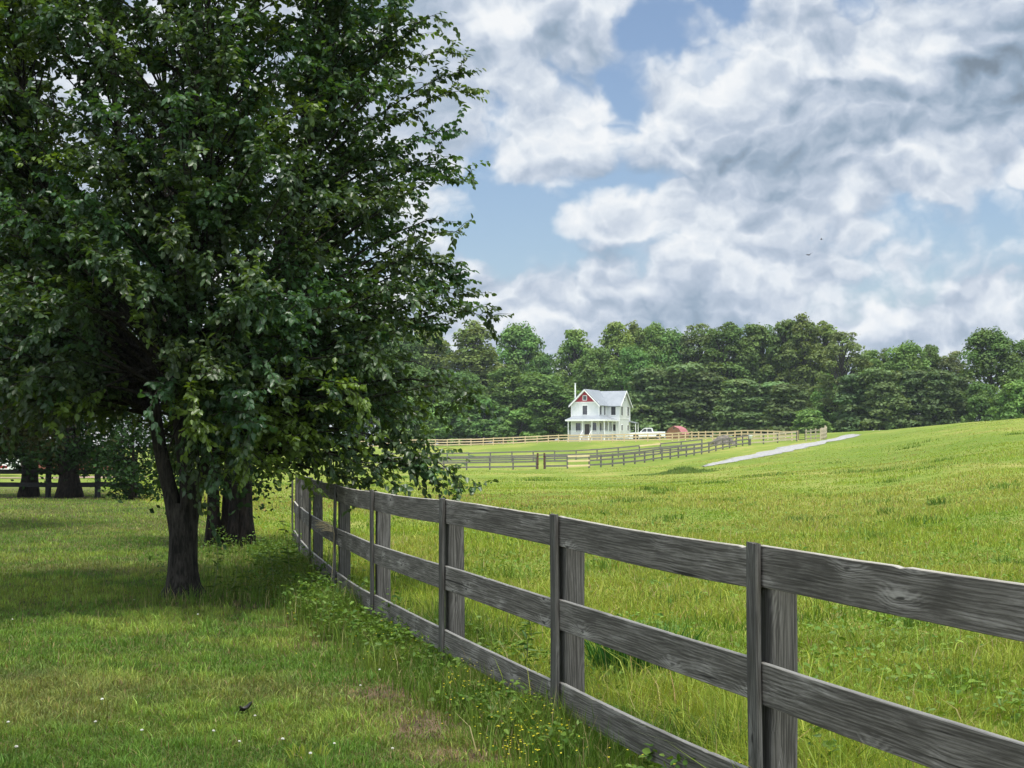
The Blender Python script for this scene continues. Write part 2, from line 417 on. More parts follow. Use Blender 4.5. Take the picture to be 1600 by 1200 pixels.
def m_ground():
    m, nt, b, _ = new_mat('meadow_ground')
    pos = N(nt, 'ShaderNodeNewGeometry').outputs['Position']
    n1 = noise(nt, vmath(nt, 'MULTIPLY', pos, (1, .6, 1)), .06, 6, .62); n2 = noise(nt, pos, .8, 5, .65); n3 = noise(nt, vmath(nt, 'MULTIPLY', pos, (1, .45, 1)), 6.0, 5, .7)
    n4 = noise(nt, vmath(nt, 'MULTIPLY', pos, (1, .5, 1)), .35, 6, .62)
    green = mixc(nt, maprange(nt, n2, .3, .7), (.145, .215, .030), (.235, .280, .050))
    dry = mixc(nt, maprange(nt, n3, .3, .7), (.34, .30, .10), (.26, .275, .065))
    col = mixc(nt, maprange(nt, n4, .44, .66, 0, .85), green, dry)
    col = mixc(nt, maprange(nt, n1, .44, .60, 0, .75), col, (.115, .185, .022))
    col = mixc(nt, maprange(nt, n3, .55, .82, 0, .8), col, (.060, .105, .012))
    # mown lawn: thatch between the blades
    att = N(nt, 'ShaderNodeAttribute', attribute_name='Col')
    sepc = N(nt, 'ShaderNodeSeparateColor'); nt.links.new(att.outputs['Color'], sepc.inputs[0])
    thatch = mixc(nt, maprange(nt, n3, .3, .7), (.055, .070, .018), (.130, .120, .045))
    col = mixc(nt, sepc.outputs[0], col, thatch)
    soil = mixc(nt, maprange(nt, n3, .35, .65), (.050, .038, .024), (.165, .120, .075))
    col = mixc(nt, maprange(nt, math_(nt, 'ADD', sepc.outputs[1], math_(nt, 'MULTIPLY_ADD', n2, .5, -.25)), .35, .6), col, soil)
    nt.links.new(col, b.inputs['Base Color']); b.inputs['Roughness'].default_value = .95
    b.inputs['Specular IOR Level'].default_value = .15
    h = math_(nt, 'MULTIPLY_ADD', n3, .6, n2)
    bump(nt, b, h, 1.0, .16)
    return m

M = {}
M['ground'] = m_ground()
M['old_wood'] = m_wood('weathered_board', (.062, .057, .048), (.200, .188, .165), (.44, .42, .38), 24, lightness=.95, lit_top=True)
M['old_post'] = m_wood('weathered_post', (.042, .040, .035), (.128, .123, .110), (.26, .255, .235), 22, axis='z', lightness=.6)
M['far_wood'] = m_wood('dark_fence_wood', (.11, .10, .092), (.23, .215, .20), (.36, .345, .32), 20, lightness=.5)
M['far_post'] = m_wood('dark_fence_post_wood', (.09, .085, .078), (.2, .19, .17), (.32, .3, .28), 20, axis='z', lightness=.5)
M['new_wood'] = m_wood('new_sawn_wood', (.66, .50, .29), (.80, .64, .41), (.84, .72, .52), 16, lightness=.4)
M['grey_new_wood'] = m_wood('greying_pine', (.42, .36, .25), (.58, .50, .36), (.65, .6, .48), 16, lightness=.4)
M['black_wood'] = m_wood('black_stained_wood', (.010, .010, .010), (.030, .030, .028), (.06, .06, .055), 20)
M['black_post'] = m_wood('black_stained_post', (.010, .010, .010), (.030, .030, .028), (.06, .06, .055), 20, axis='z')
M['brown_post'] = m_wood('rust_brown_post', (.07, .035, .022), (.14, .07, .05), (.2, .12, .09), 20, axis='z')
M['leaf'] = m_leaf('pear_leaf', .42, .38, (1.5, 1.5, .35), .5)
M['cedar'] = m_leaf('cedar_foliage', .75, .22, (1.2, 1.3, .5), .08)
M['grass'] = m_leaf('grass_blade', .55, .35, (1.15, 1.1, .6), .25)
M['weed'] = m_leaf('weed_leaf', .5, .35, (1.3, 1.2, .5), .3)
M['far_leaf'] = m_leaf('woodland_leaf', .6, .30, (1.4, 1.25, .5), .25, var=.55)
M['bark'] = m_bark('pear_bark', (.010, .009, .007), (.050, .045, .036), 1.4)
M['cedar_bark'] = m_bark('cedar_bark', (.008, .007, .006), (.036, .029, .023), .8)
M['far_bark'] = m_bark('woodland_bark', (.03, .027, .024), (.09, .08, .07), .3)

# ------------------------------------------------------------------ ground sheet
DIRT = [(-.25, 7.75, .40, .22), (-3.57, 16.0, .45, .35), (-2.9, 15.3, 1.0, .45), (-3.3, 15.9, .75, .55), (-1.25, 12.2, .45, .6), (-.75, 9.6, .35, .5), (-1.6, 13.6, .4, .6), (-.5, 8.6, .3, .5),
        (-17.0, 50.5, 1.5, 1.0), (-15.2, 49.5, 1.5, 1.0), (-4.6, 24.2, 1.0, .7)]
def dirt(x, y):
    d = np.zeros_like(np.asarray(x, float))
    for (cx, cy, rx, ry) in DIRT:
        d = np.maximum(d, np.exp(-(((x - cx) / rx) ** 2 + ((y - cy) / ry) ** 2)))
    return d

def build_ground():
    ys = np.concatenate((np.linspace(-120, 0, 13)[:-1], np.linspace(0, 30, 121)[:-1], np.geomspace(30, 320, 190)[:-1], np.geomspace(320, 2500, 24)))
    g = np.concatenate((np.linspace(0, 12, 61)[:-1], np.geomspace(12, 150, 110)[:-1], np.geomspace(150, 2200, 24)))
    xs = np.concatenate((-g[:0:-1], g))
    X, Y = np.meshgrid(xs, ys)
    Z = hz(X, Y)
    n, k = X.shape
    V = np.stack((X, Y, Z), -1).reshape(-1, 3)
    idx = np.arange(n * k).reshape(n, k)
    Q = np.stack((idx[:-1, :-1], idx[:-1, 1:], idx[1:, 1:], idx[1:, :-1]), -1).reshape(-1, 4)
    s = side(X, Y)
    c = np.zeros((n * k, 3), np.float32)
    c[:, 0] = np.clip(.5 - s / .5, 0, 1).reshape(-1) * np.clip((75 - Y) / 15, 0, 1).reshape(-1)
    c[:, 1] = dirt(X, Y).reshape(-1)
    me = np_mesh('ground', V, [Q], c, smooth=True)
    o = link('ground', me, None, M['ground']); tag(o, kind='structure')
build_ground()

# gravel farm track on the hillside
def m_gravel():
    m, nt, b, _ = new_mat('pale_gravel')
    pos = N(nt, 'ShaderNodeNewGeometry').outputs['Position']
    f = noise(nt, pos, 3.0, 6, .7); g = noise(nt, pos, .5, 4, .6)
    col = mixc(nt, maprange(nt, f, .3, .7), (.20, .20, .195), (.40, .40, .39))
    col = mixc(nt, maprange(nt, g, .55, .75, 0, .45), col, (.16, .18, .08))
    nt.links.new(col, b.inputs['Base Color']); b.inputs['Roughness'].default_value = .95
    bump(nt, b, f, .6, .05); return m
M['gravel'] = m_gravel()
def ribbon(name, pts, widths, mat, lift=.03, seg=80):
    P = np.array(pts, float); t = np.linspace(0, 1, len(P)); tq = np.linspace(0, 1, seg)
    x = pchip(t, P[:, 0], tq); y = pchip(t, P[:, 1], tq); w = np.interp(tq, t, widths)
    dx = np.gradient(x); dy = np.gradient(y); L = np.hypot(dx, dy)
    nx, ny = dy / L, -dx / L
    cols = np.linspace(-.5, .5, 7)
    jit = (rng.random((seg, 7)) - .5) * .34
    jit[:, 1:-1] *= .3
    X = x[:, None] + nx[:, None] * (cols[None] + jit) * w[:, None]; Y = y[:, None] + ny[:, None] * (cols[None] + jit) * w[:, None]
    Z = hz(X, Y) + lift + .05 * (1 - (2 * cols[None]) ** 2)
    V = np.stack((X, Y, Z), -1).reshape(-1, 3); idx = np.arange(seg * 7).reshape(seg, 7)
    Q = np.stack((idx[:-1, :-1], idx[:-1, 1:], idx[1:, 1:], idx[1:, :-1]), -1).reshape(-1, 4)
    o = link(name, np_mesh(name, V, [Q], smooth=True), None, mat); tag(o, kind='structure'); return o
ribbon('gravel_track', [at(1098, 114), at(1122, 119), at(1178, 130), at(1240, 144), at(1290, 157), at(1318, 167), at(1326, 179)], [.3, 1.8, 4.0, 4.6, 4.4, 3.4, 1.6], M['gravel'])
ribbon('dirt_road', [at(-300, 92), at(-60, 90), at(80, 92), at(200, 100)], [4, 4, 4, 4], m_plain('dirt_road_soil', (.30, .21, .15), (.22, .16, .11), .95, 1.5), .03, 40)

# ------------------------------------------------------------------ near fence
def board_mesh(L, h, t, seed, seg=60, chip=.004, sag=.0, cham=.003, warp=.004):
    """board along local x with a worn outline, origin at its middle"""
    r = np.random.default_rng(seed)
    xs = np.linspace(-L / 2, L / 2, seg)
    ph = r.random(6) * 6.28
    top = .16 * chip * (np.sin(xs * 3.1 + ph[0]) + .7 * np.sin(xs * 9.7 + ph[1]) + .35 * r.standard_normal(seg))
    bot = chip * .15 * (np.sin(xs * 2.7 + ph[2]) + .6 * np.sin(xs * 8.3 + ph[3]) + .4 * r.standard_normal(seg))
    for _ in range(2):
        k = r.integers(2, seg - 2); top[k] -= chip * r.uniform(.3, 1.3)
    wy = warp * np.sin(xs * 2.0 + ph[4]); sg = -sag * (1 - (2 * xs / L) ** 2)
    prof = [(-t / 2, -h / 2 + cham), (-t / 2 + cham, -h / 2), (t / 2 - cham, -h / 2), (t / 2, -h / 2 + cham), (t / 2, h / 2 - cham), (t / 2 - cham, h / 2), (-t / 2 + cham, h / 2), (-t / 2, h / 2 - cham)]
    V = []
    for i in range(seg):
        for (y, z) in prof:
            V.append((xs[i], y + wy[i], z + (top[i] if z > 0 else bot[i]) + sg[i]))
    n = 8
    f = [(i * n + k, (i + 1) * n + k, (i + 1) * n + (k + 1) % n, i * n + (k + 1) % n) for i in range(seg - 1) for k in range(n)]
    f += [tuple(range(n)), tuple((seg - 1) * n + k for k in range(n - 1, -1, -1))]
    me = bpy.data.meshes.new('board'); me.from_pydata(V, [], f); me.update(); return me

def stake_mesh(w, d, z0, z1, seed, seg=10, slope=0.0, cham=.006):
    """upright of w (x) by d (y), slightly irregular"""
    r = np.random.default_rng(seed); zs = np.linspace(z0, z1, seg); V = []
    a, b = r.uniform(-1, 1, 2) * .006
    ph = r.random(2) * 6.28
    for i, z in enumerate(zs):
        ox = .004 * math.sin(z * 3 + ph[0]); oy = .003 * math.sin(z * 4 + ph[1])
        for (sx, sy) in ((-1, -1), (1, -1), (1, 1), (-1, 1)):
            for c in ((0, 1), (1, 0)) if (sx * sy > 0) else ((1, 0), (0, 1)):
                x = sx * (w / 2 - cham * c[0]); y = sy * (d / 2 - cham * c[1])
                zz = z + (slope * y / d if i == seg - 1 else 0) + (r.uniform(-.004, .004) if i == seg - 1 else 0)
                V.append((x + ox, y + oy, zz))
    n = 8
    # order ring by angle
    ring0 = sorted(range(n), key=lambda k: math.atan2(V[k][1], V[k][0]))
    V2 = []
    for i in range(seg): V2 += [V[i * n + k] for k in ring0]
    f = [(i * n + k, i * n + (k + 1) % n, (i + 1) * n + (k + 1) % n, (i + 1) * n + k) for i in range(seg - 1) for k in range(n)]
    f += [tuple(range(n - 1, -1, -1)), tuple((seg - 1) * n + k for k in range(n))]
    me = bpy.data.meshes.new('stake'); me.from_pydata(V2, [], f); me.update(); return me

def near_fence():
    root = empty('board_fence', (FP[2][0], FP[2][1], h1(*FP[2])), 0, 'weathered grey three board fence with dark posts running along the mown lawn', 'fence')
    off = Vector(root.location)
    def child(name, me, mat, loc, rot):
        o = link(name, me, root, mat); o.location = Vector(loc) - off; o.rotation_euler = rot; return o
    lv = [(.24, .158), (.685, .165), (1.145, .165)]
    for i in range(len(FP) - 1):
        a = Vector((*FP[i], 0)); b = Vector((*FP[i + 1], 0)); d = (b - a); L = d.length; ang = math.atan2(d.y, d.x)
        za, zb = h1(a.x, a.y), h1(b.x, b.y)
        tilt = -math.atan2(zb - za, L)
        for k, (z, h) in enumerate(lv):
            if i == len(FP) - 2 and k == 2: continue
            sd = i * 10 + k
            rr = random.Random(sd)
            me = board_mesh(L - .012, h, .026, sd, chip=.003 if k < 2 else .0045, sag=rr.uniform(0, .012))
            c = (a + b) / 2; c.z = (za + zb) / 2 + z + rr.uniform(-.008, .008)
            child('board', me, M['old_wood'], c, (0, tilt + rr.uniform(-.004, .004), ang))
    lean = {3: (0, .010), 4: (.0, .028), 5: (0, .012)}
    for i in range(len(FP)):
        p = Vector((*FP[i], 0)); z = h1(p.x, p.y)
        q0 = Vector((*FP[max(i - 1, 0)], 0)); q1 = Vector((*FP[min(i + 1, len(FP) - 1)], 0))
        d = (q1 - q0).normalized(); ang = math.atan2(d.y, d.x); nrm = Vector((-d.y, d.x, 0))       # towards the lawn
        lx = lean.get(i, (0, 0))
        top = 1.235 if i < 9 else 1.16
        child('batten', stake_mesh(.092, .024, .10, top, 300 + i), M['old_post'], p + nrm * .027 + Vector((0, 0, z)), (0, lx[1] * (1 if i % 2 else -1), ang))
        child('post', stake_mesh(.115, .115, -.35, 1.18 + (.02 if i % 3 else -.01), 400 + i, slope=.02), M['old_post'], p - nrm * .073 + d * .0 + Vector((0, 0, z)), (rnd.uniform(-.006, .006), rnd.uniform(-.01, .01), ang))
near_fence()

# ------------------------------------------------------------------ far fences
def rail_between(root, off, a, b, z, h, t, mat, seed, name='rail', label=None):
    d = b - a; L = math.hypot(d.x, d.y); ang = math.atan2(d.y, d.x); tilt = -math.atan2(d.z, L)
    o = link(name, board_mesh(L * 1.0 / math.cos(tilt) - .01, h, t, seed, seg=6, chip=.006, cham=.004, warp=.002), root, mat)
    c = (a + b) / 2 + Vector((0, 0, z)); o.location = c - off; o.rotation_euler = (0, tilt, ang)
    if label: o['label'] = label
    return o

def far_fence(name, label, anchors, step, rail_mat, post_mat, rails=(.28, .72, 1.16), h=.16, post_h=1.22, seed=0, special=None, group=None, skip=None, pw=.13):
    pts = [Vector((*at(px, Y), 0)) for px, Y in anchors]
    cum = [0]
    for p, q in zip(pts, pts[1:]): cum.append(cum[-1] + (q - p).length)
    n = max(1, round(cum[-1] / step)); st = []
    for i in range(n + 1):
        s = cum[-1] * i / n
        k = min(max(np.searchsorted(cum, s) - 1, 0), len(pts) - 2)
        p = pts[k].lerp(pts[k + 1], (s - cum[k]) / max(cum[k + 1] - cum[k], 1e-6))
        st.append(Vector((p.x, p.y, h1(p.x, p.y))))
    root = empty(name, st[0], 0, label, 'fence', group); off = st[0]
    for i, p in enumerate(st):
        d = st[min(i + 1, n)] - st[max(i - 1, 0)]; ang = math.atan2(d.y, d.x); nr = Vector((math.sin(ang), -math.cos(ang), 0))
        o = link('post', stake_mesh(pw, pw, -.3, post_h + rnd.uniform(-.04, .06), seed + 700 + i, seg=3, cham=.01), root, post_mat)
        o.location = p - off - nr * .085; o.rotation_euler = (rnd.uniform(-.02, .02), rnd.uniform(-.02, .02), ang)
    for i in range(n):
        if skip and skip(i, n): continue
        mid = (st[i] + st[i + 1]) / 2; px = 800 + F * mid.x / mid.y
        for k, z in enumerate(rails):
            mt = rail_mat; lb = None
            if special:
                s_ = special(px, k)
                if s_: mt, lb = s_
            rail_between(root, off, st[i], st[i + 1], z + rnd.uniform(-.02, .02), h, .03, mt, seed + i * 5 + k, label=lb)
    return root

far_fence('paddock_fence', 'new pale yellow pine fence running past the white farmhouse', [(560, 266), (670, 262), (757, 256), (800, 251), (850, 247), (900, 241), (1050, 226), (1150, 204), (1200, 192), (1246, 180)], 2.5,
          M['new_wood'], M['new_wood'], seed=1000, post_h=1.27, h=.18)
far_fence('paddock_fence', 'short pale fence corner on the hilltop beside the gravel track', [(1258, 177), (1284, 170), (1292, 180), (1290, 195)], 2.0,
          M['grey_new_wood'], M['grey_new_wood'], seed=1200, post_h=1.36, h=.16)
far_fence('paddock_fence', 'dark weathered fence left of the two brown gate posts', [(560, 144), (700, 141), (838, 140)], 2.35, M['far_wood'], M['far_post'], seed=1300,
          special=lambda px, k: None)
def sp_b(px, k):
    if 880 < px < 924: return (M['new_wood'], 'new pale yellow rail')
far_fence('paddock_fence', 'dark weathered fence with one new pale panel, right of the gate posts', [(852, 140), (921, 141), (1000, 149), (1100, 164), (1171, 177)], 2.25, M['far_wood'], M['far_post'], seed=1400, special=sp_b)
def sp_c(px, k):
    if 985 < px < 1028 and k == 2: return (M['new_wood'], 'new pale yellow top rail')
far_fence('paddock_fence', 'rear dark weathered fence behind the one with the gate posts', [(600, 173), (690, 172), (845, 173), (980, 174), (1097, 175)], 2.6, M['far_wood'], M['far_post'], seed=1600, special=sp_c)
far_fence('paddock_fence', 'greying pale fence stretch from the white bucket up to the dark gate', [(1173, 177.5), (1210, 180), (1244, 179)], 2.2, M['grey_new_wood'], M['far_post'], seed=1800)
far_fence('lane_fence', 'black two rail fence behind the two stout trunks on the lawn', [(-90, 52), (40, 51), (152, 49.5), (208, 48)], 2.45, M['black_wood'], M['black_post'], rails=(.45, .88), h=.16, post_h=1.35, seed=1900, pw=.15,
          skip=None)

def gate_posts():
    for px, lb in ((840, 'left brown gate post at the end of the dark fence'), (850.5, 'right brown gate post beside the dark fence with new panel')):
        p = P3(px, 139.5)
        t = empty('gate_post', p, 0, lb, 'post', 'brown posts of the open gateway')
        link('post', stake_mesh(.17, .17, -.3, 1.52, int(px), seg=4, cham=.02), t, M['brown_post'])
        mb = MB()
        for z in (.45, 1.15): mb.box(-.11, .11, -.1, .1, z, z + .06, .02)
        mb.build('strap_hinge', M['black_post'], t)
gate_posts()
M['dark_metal'] = m_plain('dark_gate_metal', (.03, .032, .03), (.05, .05, .048), .5, 4, metallic=.4)
def farm_gate():
    a, b = P3(1247, 179.2), P3(1257.6, 177.4)
    d = b - a; L = math.hypot(d.x, d.y); t = empty('farm_gate', a, math.atan2(d.y, d.x), 'dark farm gate closing the gap in the pale fence', 'gate')
    fr = MB(); 
    for z in (.2, 1.35): fr.tube([(.03, 0, z), (L - .03, 0, z)], .035, 6)
    for x in (.03, L - .03): fr.tube([(x, 0, .2), (x, 0, 1.35)], .035, 6)
    fr.build('gate_frame', M['dark_metal'], t)
    for z in (.42, .64, .86, 1.1):
        MB().tube([(.03, 0, z), (L - .03, 0, z)], .025, 6).build('bar', M['dark_metal'], t)
farm_gate()

# ------------------------------------------------------------------ farmhouse
M['white'] = m_plain('white_siding', (.86, .87, .86), (.80, .82, .81), .55, 1.2)
M['trim'] = m_plain('white_trim', (.88, .88, .87), (.83, .84, .83), .5, 1.5)
M['roof'] = m_plain('pale_metal_roof', (.27, .295, .32), (.22, .245, .27), .45, .8, spec=.5)
M['red'] = m_plain('red_shingles', (.42, .024, .045), (.34, .018, .034), .6, 6)
M['glass'] = m_plain('window_glass', (.020, .022, .026), (.030, .032, .036), .12, 1.0, spec=.8)
M['frame_dark'] = m_plain('dark_window_frame', (.06, .055, .055), (.045, .04, .04), .5, 2)
M['door'] = m_plain('dark_door', (.075, .06, .055), (.05, .04, .038), .5, 2)
M['floor'] = m_plain('porch_boards', (.45, .43, .40), (.38, .36, .33), .7, 2)
M['brick'] = m_plain('foundation', (.45, .42, .39), (.36, .33, .31), .9, 3)

def m_siding():
    m, nt, b, _ = new_mat('white_clapboard')
    v = N(nt, 'ShaderNodeTexCoord').outputs['Object']
    s = N(nt, 'ShaderNodeSeparateXYZ'); nt.links.new(v, s.inputs[0])
    fr = math_(nt, 'FRACT', math_(nt, 'MULTIPLY', s.outputs['Z'], 6.0))
    f = noise(nt, v, 1.2, 4, .6)
    nt.links.new(mixc(nt, maprange(nt, f, .35, .65), (.76, .77, .76), (.69, .71, .71)), b.inputs['Base Color'])
    b.inputs['Roughness'].default_value = .55
    bump(nt, b, fr, .6, .02); return m
M['siding'] = m_siding()

def farmhouse():
    bx, by = at(914, 260)
    base = h1(bx, by) - .05
    H = empty('farmhouse', (bx, by, base), math.radians(-22.5), 'white two storey farmhouse with red gable and wraparound porch', 'house')
    FZ, EZ, PZ = 1.0, 6.65, 9.2                    # floor, eaves, ridge
    W = 2.55                                       # half width of the front wing
    CX, CY0, CY1 = 4.9, 4.6, 10.7                  # right end and depth of the cross wing
    cyr = (CY0 + CY1) / 2
    # walls
    wl = MB()
    wl.add([(-W, 0, .55), (W, 0, .55), (W, 0, EZ), (0, 0, PZ - .12), (-W, 0, EZ), (-W, cyr, .55), (W, cyr, .55), (W, cyr, EZ), (0, cyr, PZ - .12), (-W, cyr, EZ)],
           [(0, 1, 2, 3, 4), (1, 6, 7, 2), (5, 0, 4, 9), (9, 8, 7, 6, 5)])
    wl.build('wall', M['siding'], H)
    wc = MB()
    e = .004
    wc.add([(-W - e, CY0, .55), (CX, CY0, .55), (CX, CY0, EZ), (-W - e, CY0, EZ), (-W - e, CY1, .55), (CX, CY1, .55), (CX, CY1, EZ), (-W - e, CY1, EZ), (CX, cyr, PZ - .12), (-W - e, cyr, PZ - .12)],
           [(0, 1, 2, 3), (1, 5, 6, 8, 2), (5, 4, 7, 6), (4, 0, 3, 9, 7)])
    wc.build('wall', M['siding'], H)
    fd = MB(); fd.box(-W + .03, W - .03, .03, CY1 - .1, -.5, .55); fd.box(W - .03, CX - .03, CY0 + .03, CY1 - .03, -.5, .549)
    fd.build('foundation', M['brick'], H)
    # roofs
    o, t = .38, .14
    sl = (PZ - EZ) / W; ez = EZ - sl * o
    rf = MB()
    rf.slab([(-W - o, -o, ez), (0, -o, PZ), (0, cyr, PZ), (-W - o, cyr, ez)][::-1], t)
    rf.slab([(0, -o, PZ), (W + o, -o, ez), (W + o, cyr, ez), (0, cyr, PZ)][::-1], t)
    sc = (PZ - EZ) / (cyr - CY0); ezc = EZ - sc * o; pz2 = PZ - .03
    rf.slab([(-W - o, CY0 - o, ezc), (CX + o, CY0 - o, ezc), (CX + o, cyr, pz2), (-W - o, cyr, pz2)], t)
    rf.slab([(CX + o, CY1 + o, ezc), (-W - o, CY1 + o, ezc), (-W - o, cyr, pz2), (CX + o, cyr, pz2)], t)
    R = rf.build('roof', M['roof'], H)
    st = MB()
    for s_ in (-1, 1):                                   # barge boards of the front gable
        st.slab([(s_ * (W + o), -o - .03, ez + .02), (0, -o - .03, PZ + .02), (0, -o - .03, PZ - .24), (s_ * (W + o), -o - .03, ez - .24)][::s_], .05)
    for y0, y1 in ((CY0 - o, cyr), (CY1 + o, cyr)):
        st.slab([(CX + o + .03, y0, ezc + .02), (CX + o + .03, y1, pz2 + .02), (CX + o + .03, y1, pz2 - .24), (CX + o + .03, y0, ezc - .24)][::1 if y0 > y1 else -1], .05)
    st.build('barge_board', M['trim'], R)
    ch = MB(); ch.tube([(-2.15, .9, 6.8), (-2.15, .9, 10.35)], .13, 10); ch.tube([(-2.15, .9, 10.35), (-2.15, .9, 10.42)], [.19, .19], 10)
    ch.build('chimney_pipe', M['trim'], R)
    # red gable
    g0 = EZ + .38
    hw = (PZ - .3 - g0) / sl
    rg = MB(); rg.add([(-hw, -.035, g0), (hw, -.035, g0), (0, -.035, PZ - .3), (-hw, .0, g0), (hw, .0, g0), (0, .0, PZ - .3)], [(0, 1, 2), (0, 3, 4, 1), (1, 4, 5, 2), (2, 5, 3, 0)])
    rg.build('gable_panel', M['red'], H)
    MB().box(-W + .0, W, -.05, -.002, g0 - .16, g0).build('gable_trim', M['trim'], H)
    # corner boards and bands
    cb = MB()
    for x, y in ((-W, 0), (W, 0)): cb.box(x - .08, x + .08, y - .03, y + .05, .95, EZ - .1)
    cb.box(CX - .06, CX + .03, CY0 - .03, CY0 + .08, .95, EZ - .1); cb.box(CX - .06, CX + .03, CY1 - .08, CY1 + .03, .95, EZ - .1)
    cb.box(CX - .02, CX + .03, CY0 + .1, CY1 - .1, 4.05, 4.22)
    cb.build('corner_board', M['trim'], H)
    # windows: (axis, position along wall, z0, height, width, wall coordinate)
    def window(ax, u, z0, h, w, c, trim=M['trim'], mun=True):
        f = MB(); fr = .09
        def bx_(m, u0, u1, n0, n1, za, zb):
            if ax == 'f': m.box(u0, u1, c - n1, c - n0, za, zb)
            else: m.box(c + n0, c + n1, u0, u1, za, zb)
        for (a, b, za, zb) in ((u - w / 2 - fr, u - w / 2, z0 - fr, z0 + h + fr), (u + w / 2, u + w / 2 + fr, z0 - fr, z0 + h + fr), (u - w / 2, u + w / 2, z0 - fr, z0), (u - w / 2, u + w / 2, z0 + h, z0 + h + fr)):
            bx_(f, a, b, -.01, .05, za, zb)
        wn = f.build('window', trim, H)
        s = MB()
        bx_(s, u - w / 2, u + w / 2, -.01, .022, z0 + h / 2 - .03, z0 + h / 2 + .03)
        if mun: bx_(s, u - .018, u + .018, -.01, .02, z0 + .001, z0 + h / 2 - .031); bx_(s, u - .018, u + .018, -.01, .02, z0 + h / 2 + .031, z0 + h - .001)
        s.build('sash', M['frame_dark'], wn)
        g = MB(); bx_(g, u - w / 2, u + w / 2, -.02, .012, z0, z0 + h); g.build('pane', M['glass'], wn)
    window('f', 0, 4.75, 1.6, .9, 0); window('f', 0, 7.35, .72, .62, -.035)
    window('f', -1.25, 1.75, 1.55, .95, 0); window('f', 1.75, 1.75, 1.6, .8, 0)
    for y in (1.05, 3.2): window('s', y, 4.75, 1.6, .85, W); window('s', y, 1.75, 1.6, .85, W)
    window('f', 3.75, 4.75, 1.5, .85, CY0)
    for y in (5.9, 9.4): window('s', y, 4.7, 1.6, .85, CX); window('s', y, 2.0, 1.0, .8, CX)
    window('s', cyr - .1, 7.3, .75, .5, CX, mun=False)
    def door(ax, u, z0, h, w, c):
        def bx_(m, u0, u1, n0, n1, za, zb):
            if ax == 'f': m.box(u0, u1, c - n1, c - n0, za, zb)
            else: m.box(c + n0, c + n1, u0, u1, za, zb)
        d = MB(); bx_(d, u - w / 2, u + w / 2, -.01, .03, z0, z0 + h)
        D = d.build('door', M['door'], H)
        f = MB(); bx_(f, u - w / 2 - .1, u - w / 2, -.01, .05, z0, z0 + h + .1); bx_(f, u + w / 2, u + w / 2 + .1, -.01, .05, z0, z0 + h + .1); bx_(f, u - w / 2, u + w / 2, -.01, .05, z0 + h, z0 + h + .1)
        f.build('door_frame', M['trim'], D)
        k = MB(); bx_(k, u + w / 2 - .1, u + w / 2 - .04, .03, .09, z0 + 1.0, z0 + 1.06); k.build('handle', M['dark_metal'], D)
    door('f', .42, FZ, 2.1, .95, 0); door('f', 3.85, FZ, 2.1, .9, CY0)
    # porch
    X0, X1, Y0, Y1 = -2.5, 4.4, -2.1, 4.56
    pf = MB(); pf.box(X0, X1, Y0, -.04, .82, FZ - .004); pf.box(W + .05, X1, -.039, Y1, .82, FZ - .004)
    pf.build('porch_floor', M['floor'], H)
    sk = MB(); sk.box(X0 + .05, .3, Y0 + .05, Y0 + .09, -.5, .815); sk.box(2.0, X1 - .05, Y0 + .05, Y0 + .09, -.5, .815); sk.box(X1 - .09, X1 - .05, Y0 + .1, Y1, -.5, .815)
    sk.build('porch_skirt', M['brick'], H)
    pr = MB(); q = .32; zt, zb = 4.55, 3.86
    pr.slab([(X0 - q, Y0 - q, zb), (X1 + q, Y0 - q, zb), (W + .03, -.03, zt), (X0 + .4, -.03, zt)], .12)
    pr.slab([(X1 + q, Y0 - q + .0, zb), (X1 + q, Y1, zb), (W + .03, Y1, zt), (W + .03, -.03, zt)], .121)
    pr.slab([(X0 - q, -.03, zb), (X0 - q, Y0 - q, zb), (X0 + .4, -.03, zt)], .118)
    P_ = pr.build('porch_roof', M['roof'], H)
    fs = MB(); fs.box(X0 - q, X1 + q, Y0 - q - .03, Y0 - q, zb - .27, zb + .0); fs.box(X1 + q, X1 + q + .03, Y0 - q, Y1, zb - .27, zb); fs.box(X0 - q - .03, X0 - q, Y0 - q, -.03, zb - .27, zb)
    fs.box(X0 - q, X1 + q, Y0 - q + .02, -.06, zb - .29, zb - .272); fs.box(W + .06, X1 + q, -.059, Y1, zb - .29, zb - .272)
    fs.build('fascia', M['trim'], P_)
    posts = [(X0 + .1, Y0 + .1), (.3, Y0 + .1), (2.0, Y0 + .1), (X1 - .1, Y0 + .1), (X1 - .1, .15), (X1 - .1, 2.4), (X1 - .1, Y1 - .15)]
    for x, y in posts:
        m = MB(); m.box(x - .085, x + .085, y - .085, y + .085, FZ, zb - .29, .02); m.box(x - .11, x + .11, y - .11, y + .11, -.5, .81); m.box(x - .12, x + .12, y - .12, y + .12, FZ, FZ + .18); m.box(x - .12, x + .12, y - .12, y + .12, zb - .45, zb - .29)
        m.build('porch_post', M['trim'], H)
    def railing(a, b):
        m = MB(); d = Vector((b[0] - a[0], b[1] - a[1], 0)); L = d.length; n = max(2, int(L / .16))
        hx, hy = (0, .03) if abs(d.x) > abs(d.y) else (.03, 0)
        for z in (.12, .85): m.box(min(a[0], b[0]) - hx, max(a[0], b[0]) + hx, min(a[1], b[1]) - hy, max(a[1], b[1]) + hy, FZ + z, FZ + z + .06)
        for i in range(1, n):
            x, y = a[0] + d.x * i / n, a[1] + d.y * i / n; m.box(x - .022, x + .022, y - .022, y + .022, FZ + .18, FZ + .85)
        m.build('porch_railing', M['trim'], H)
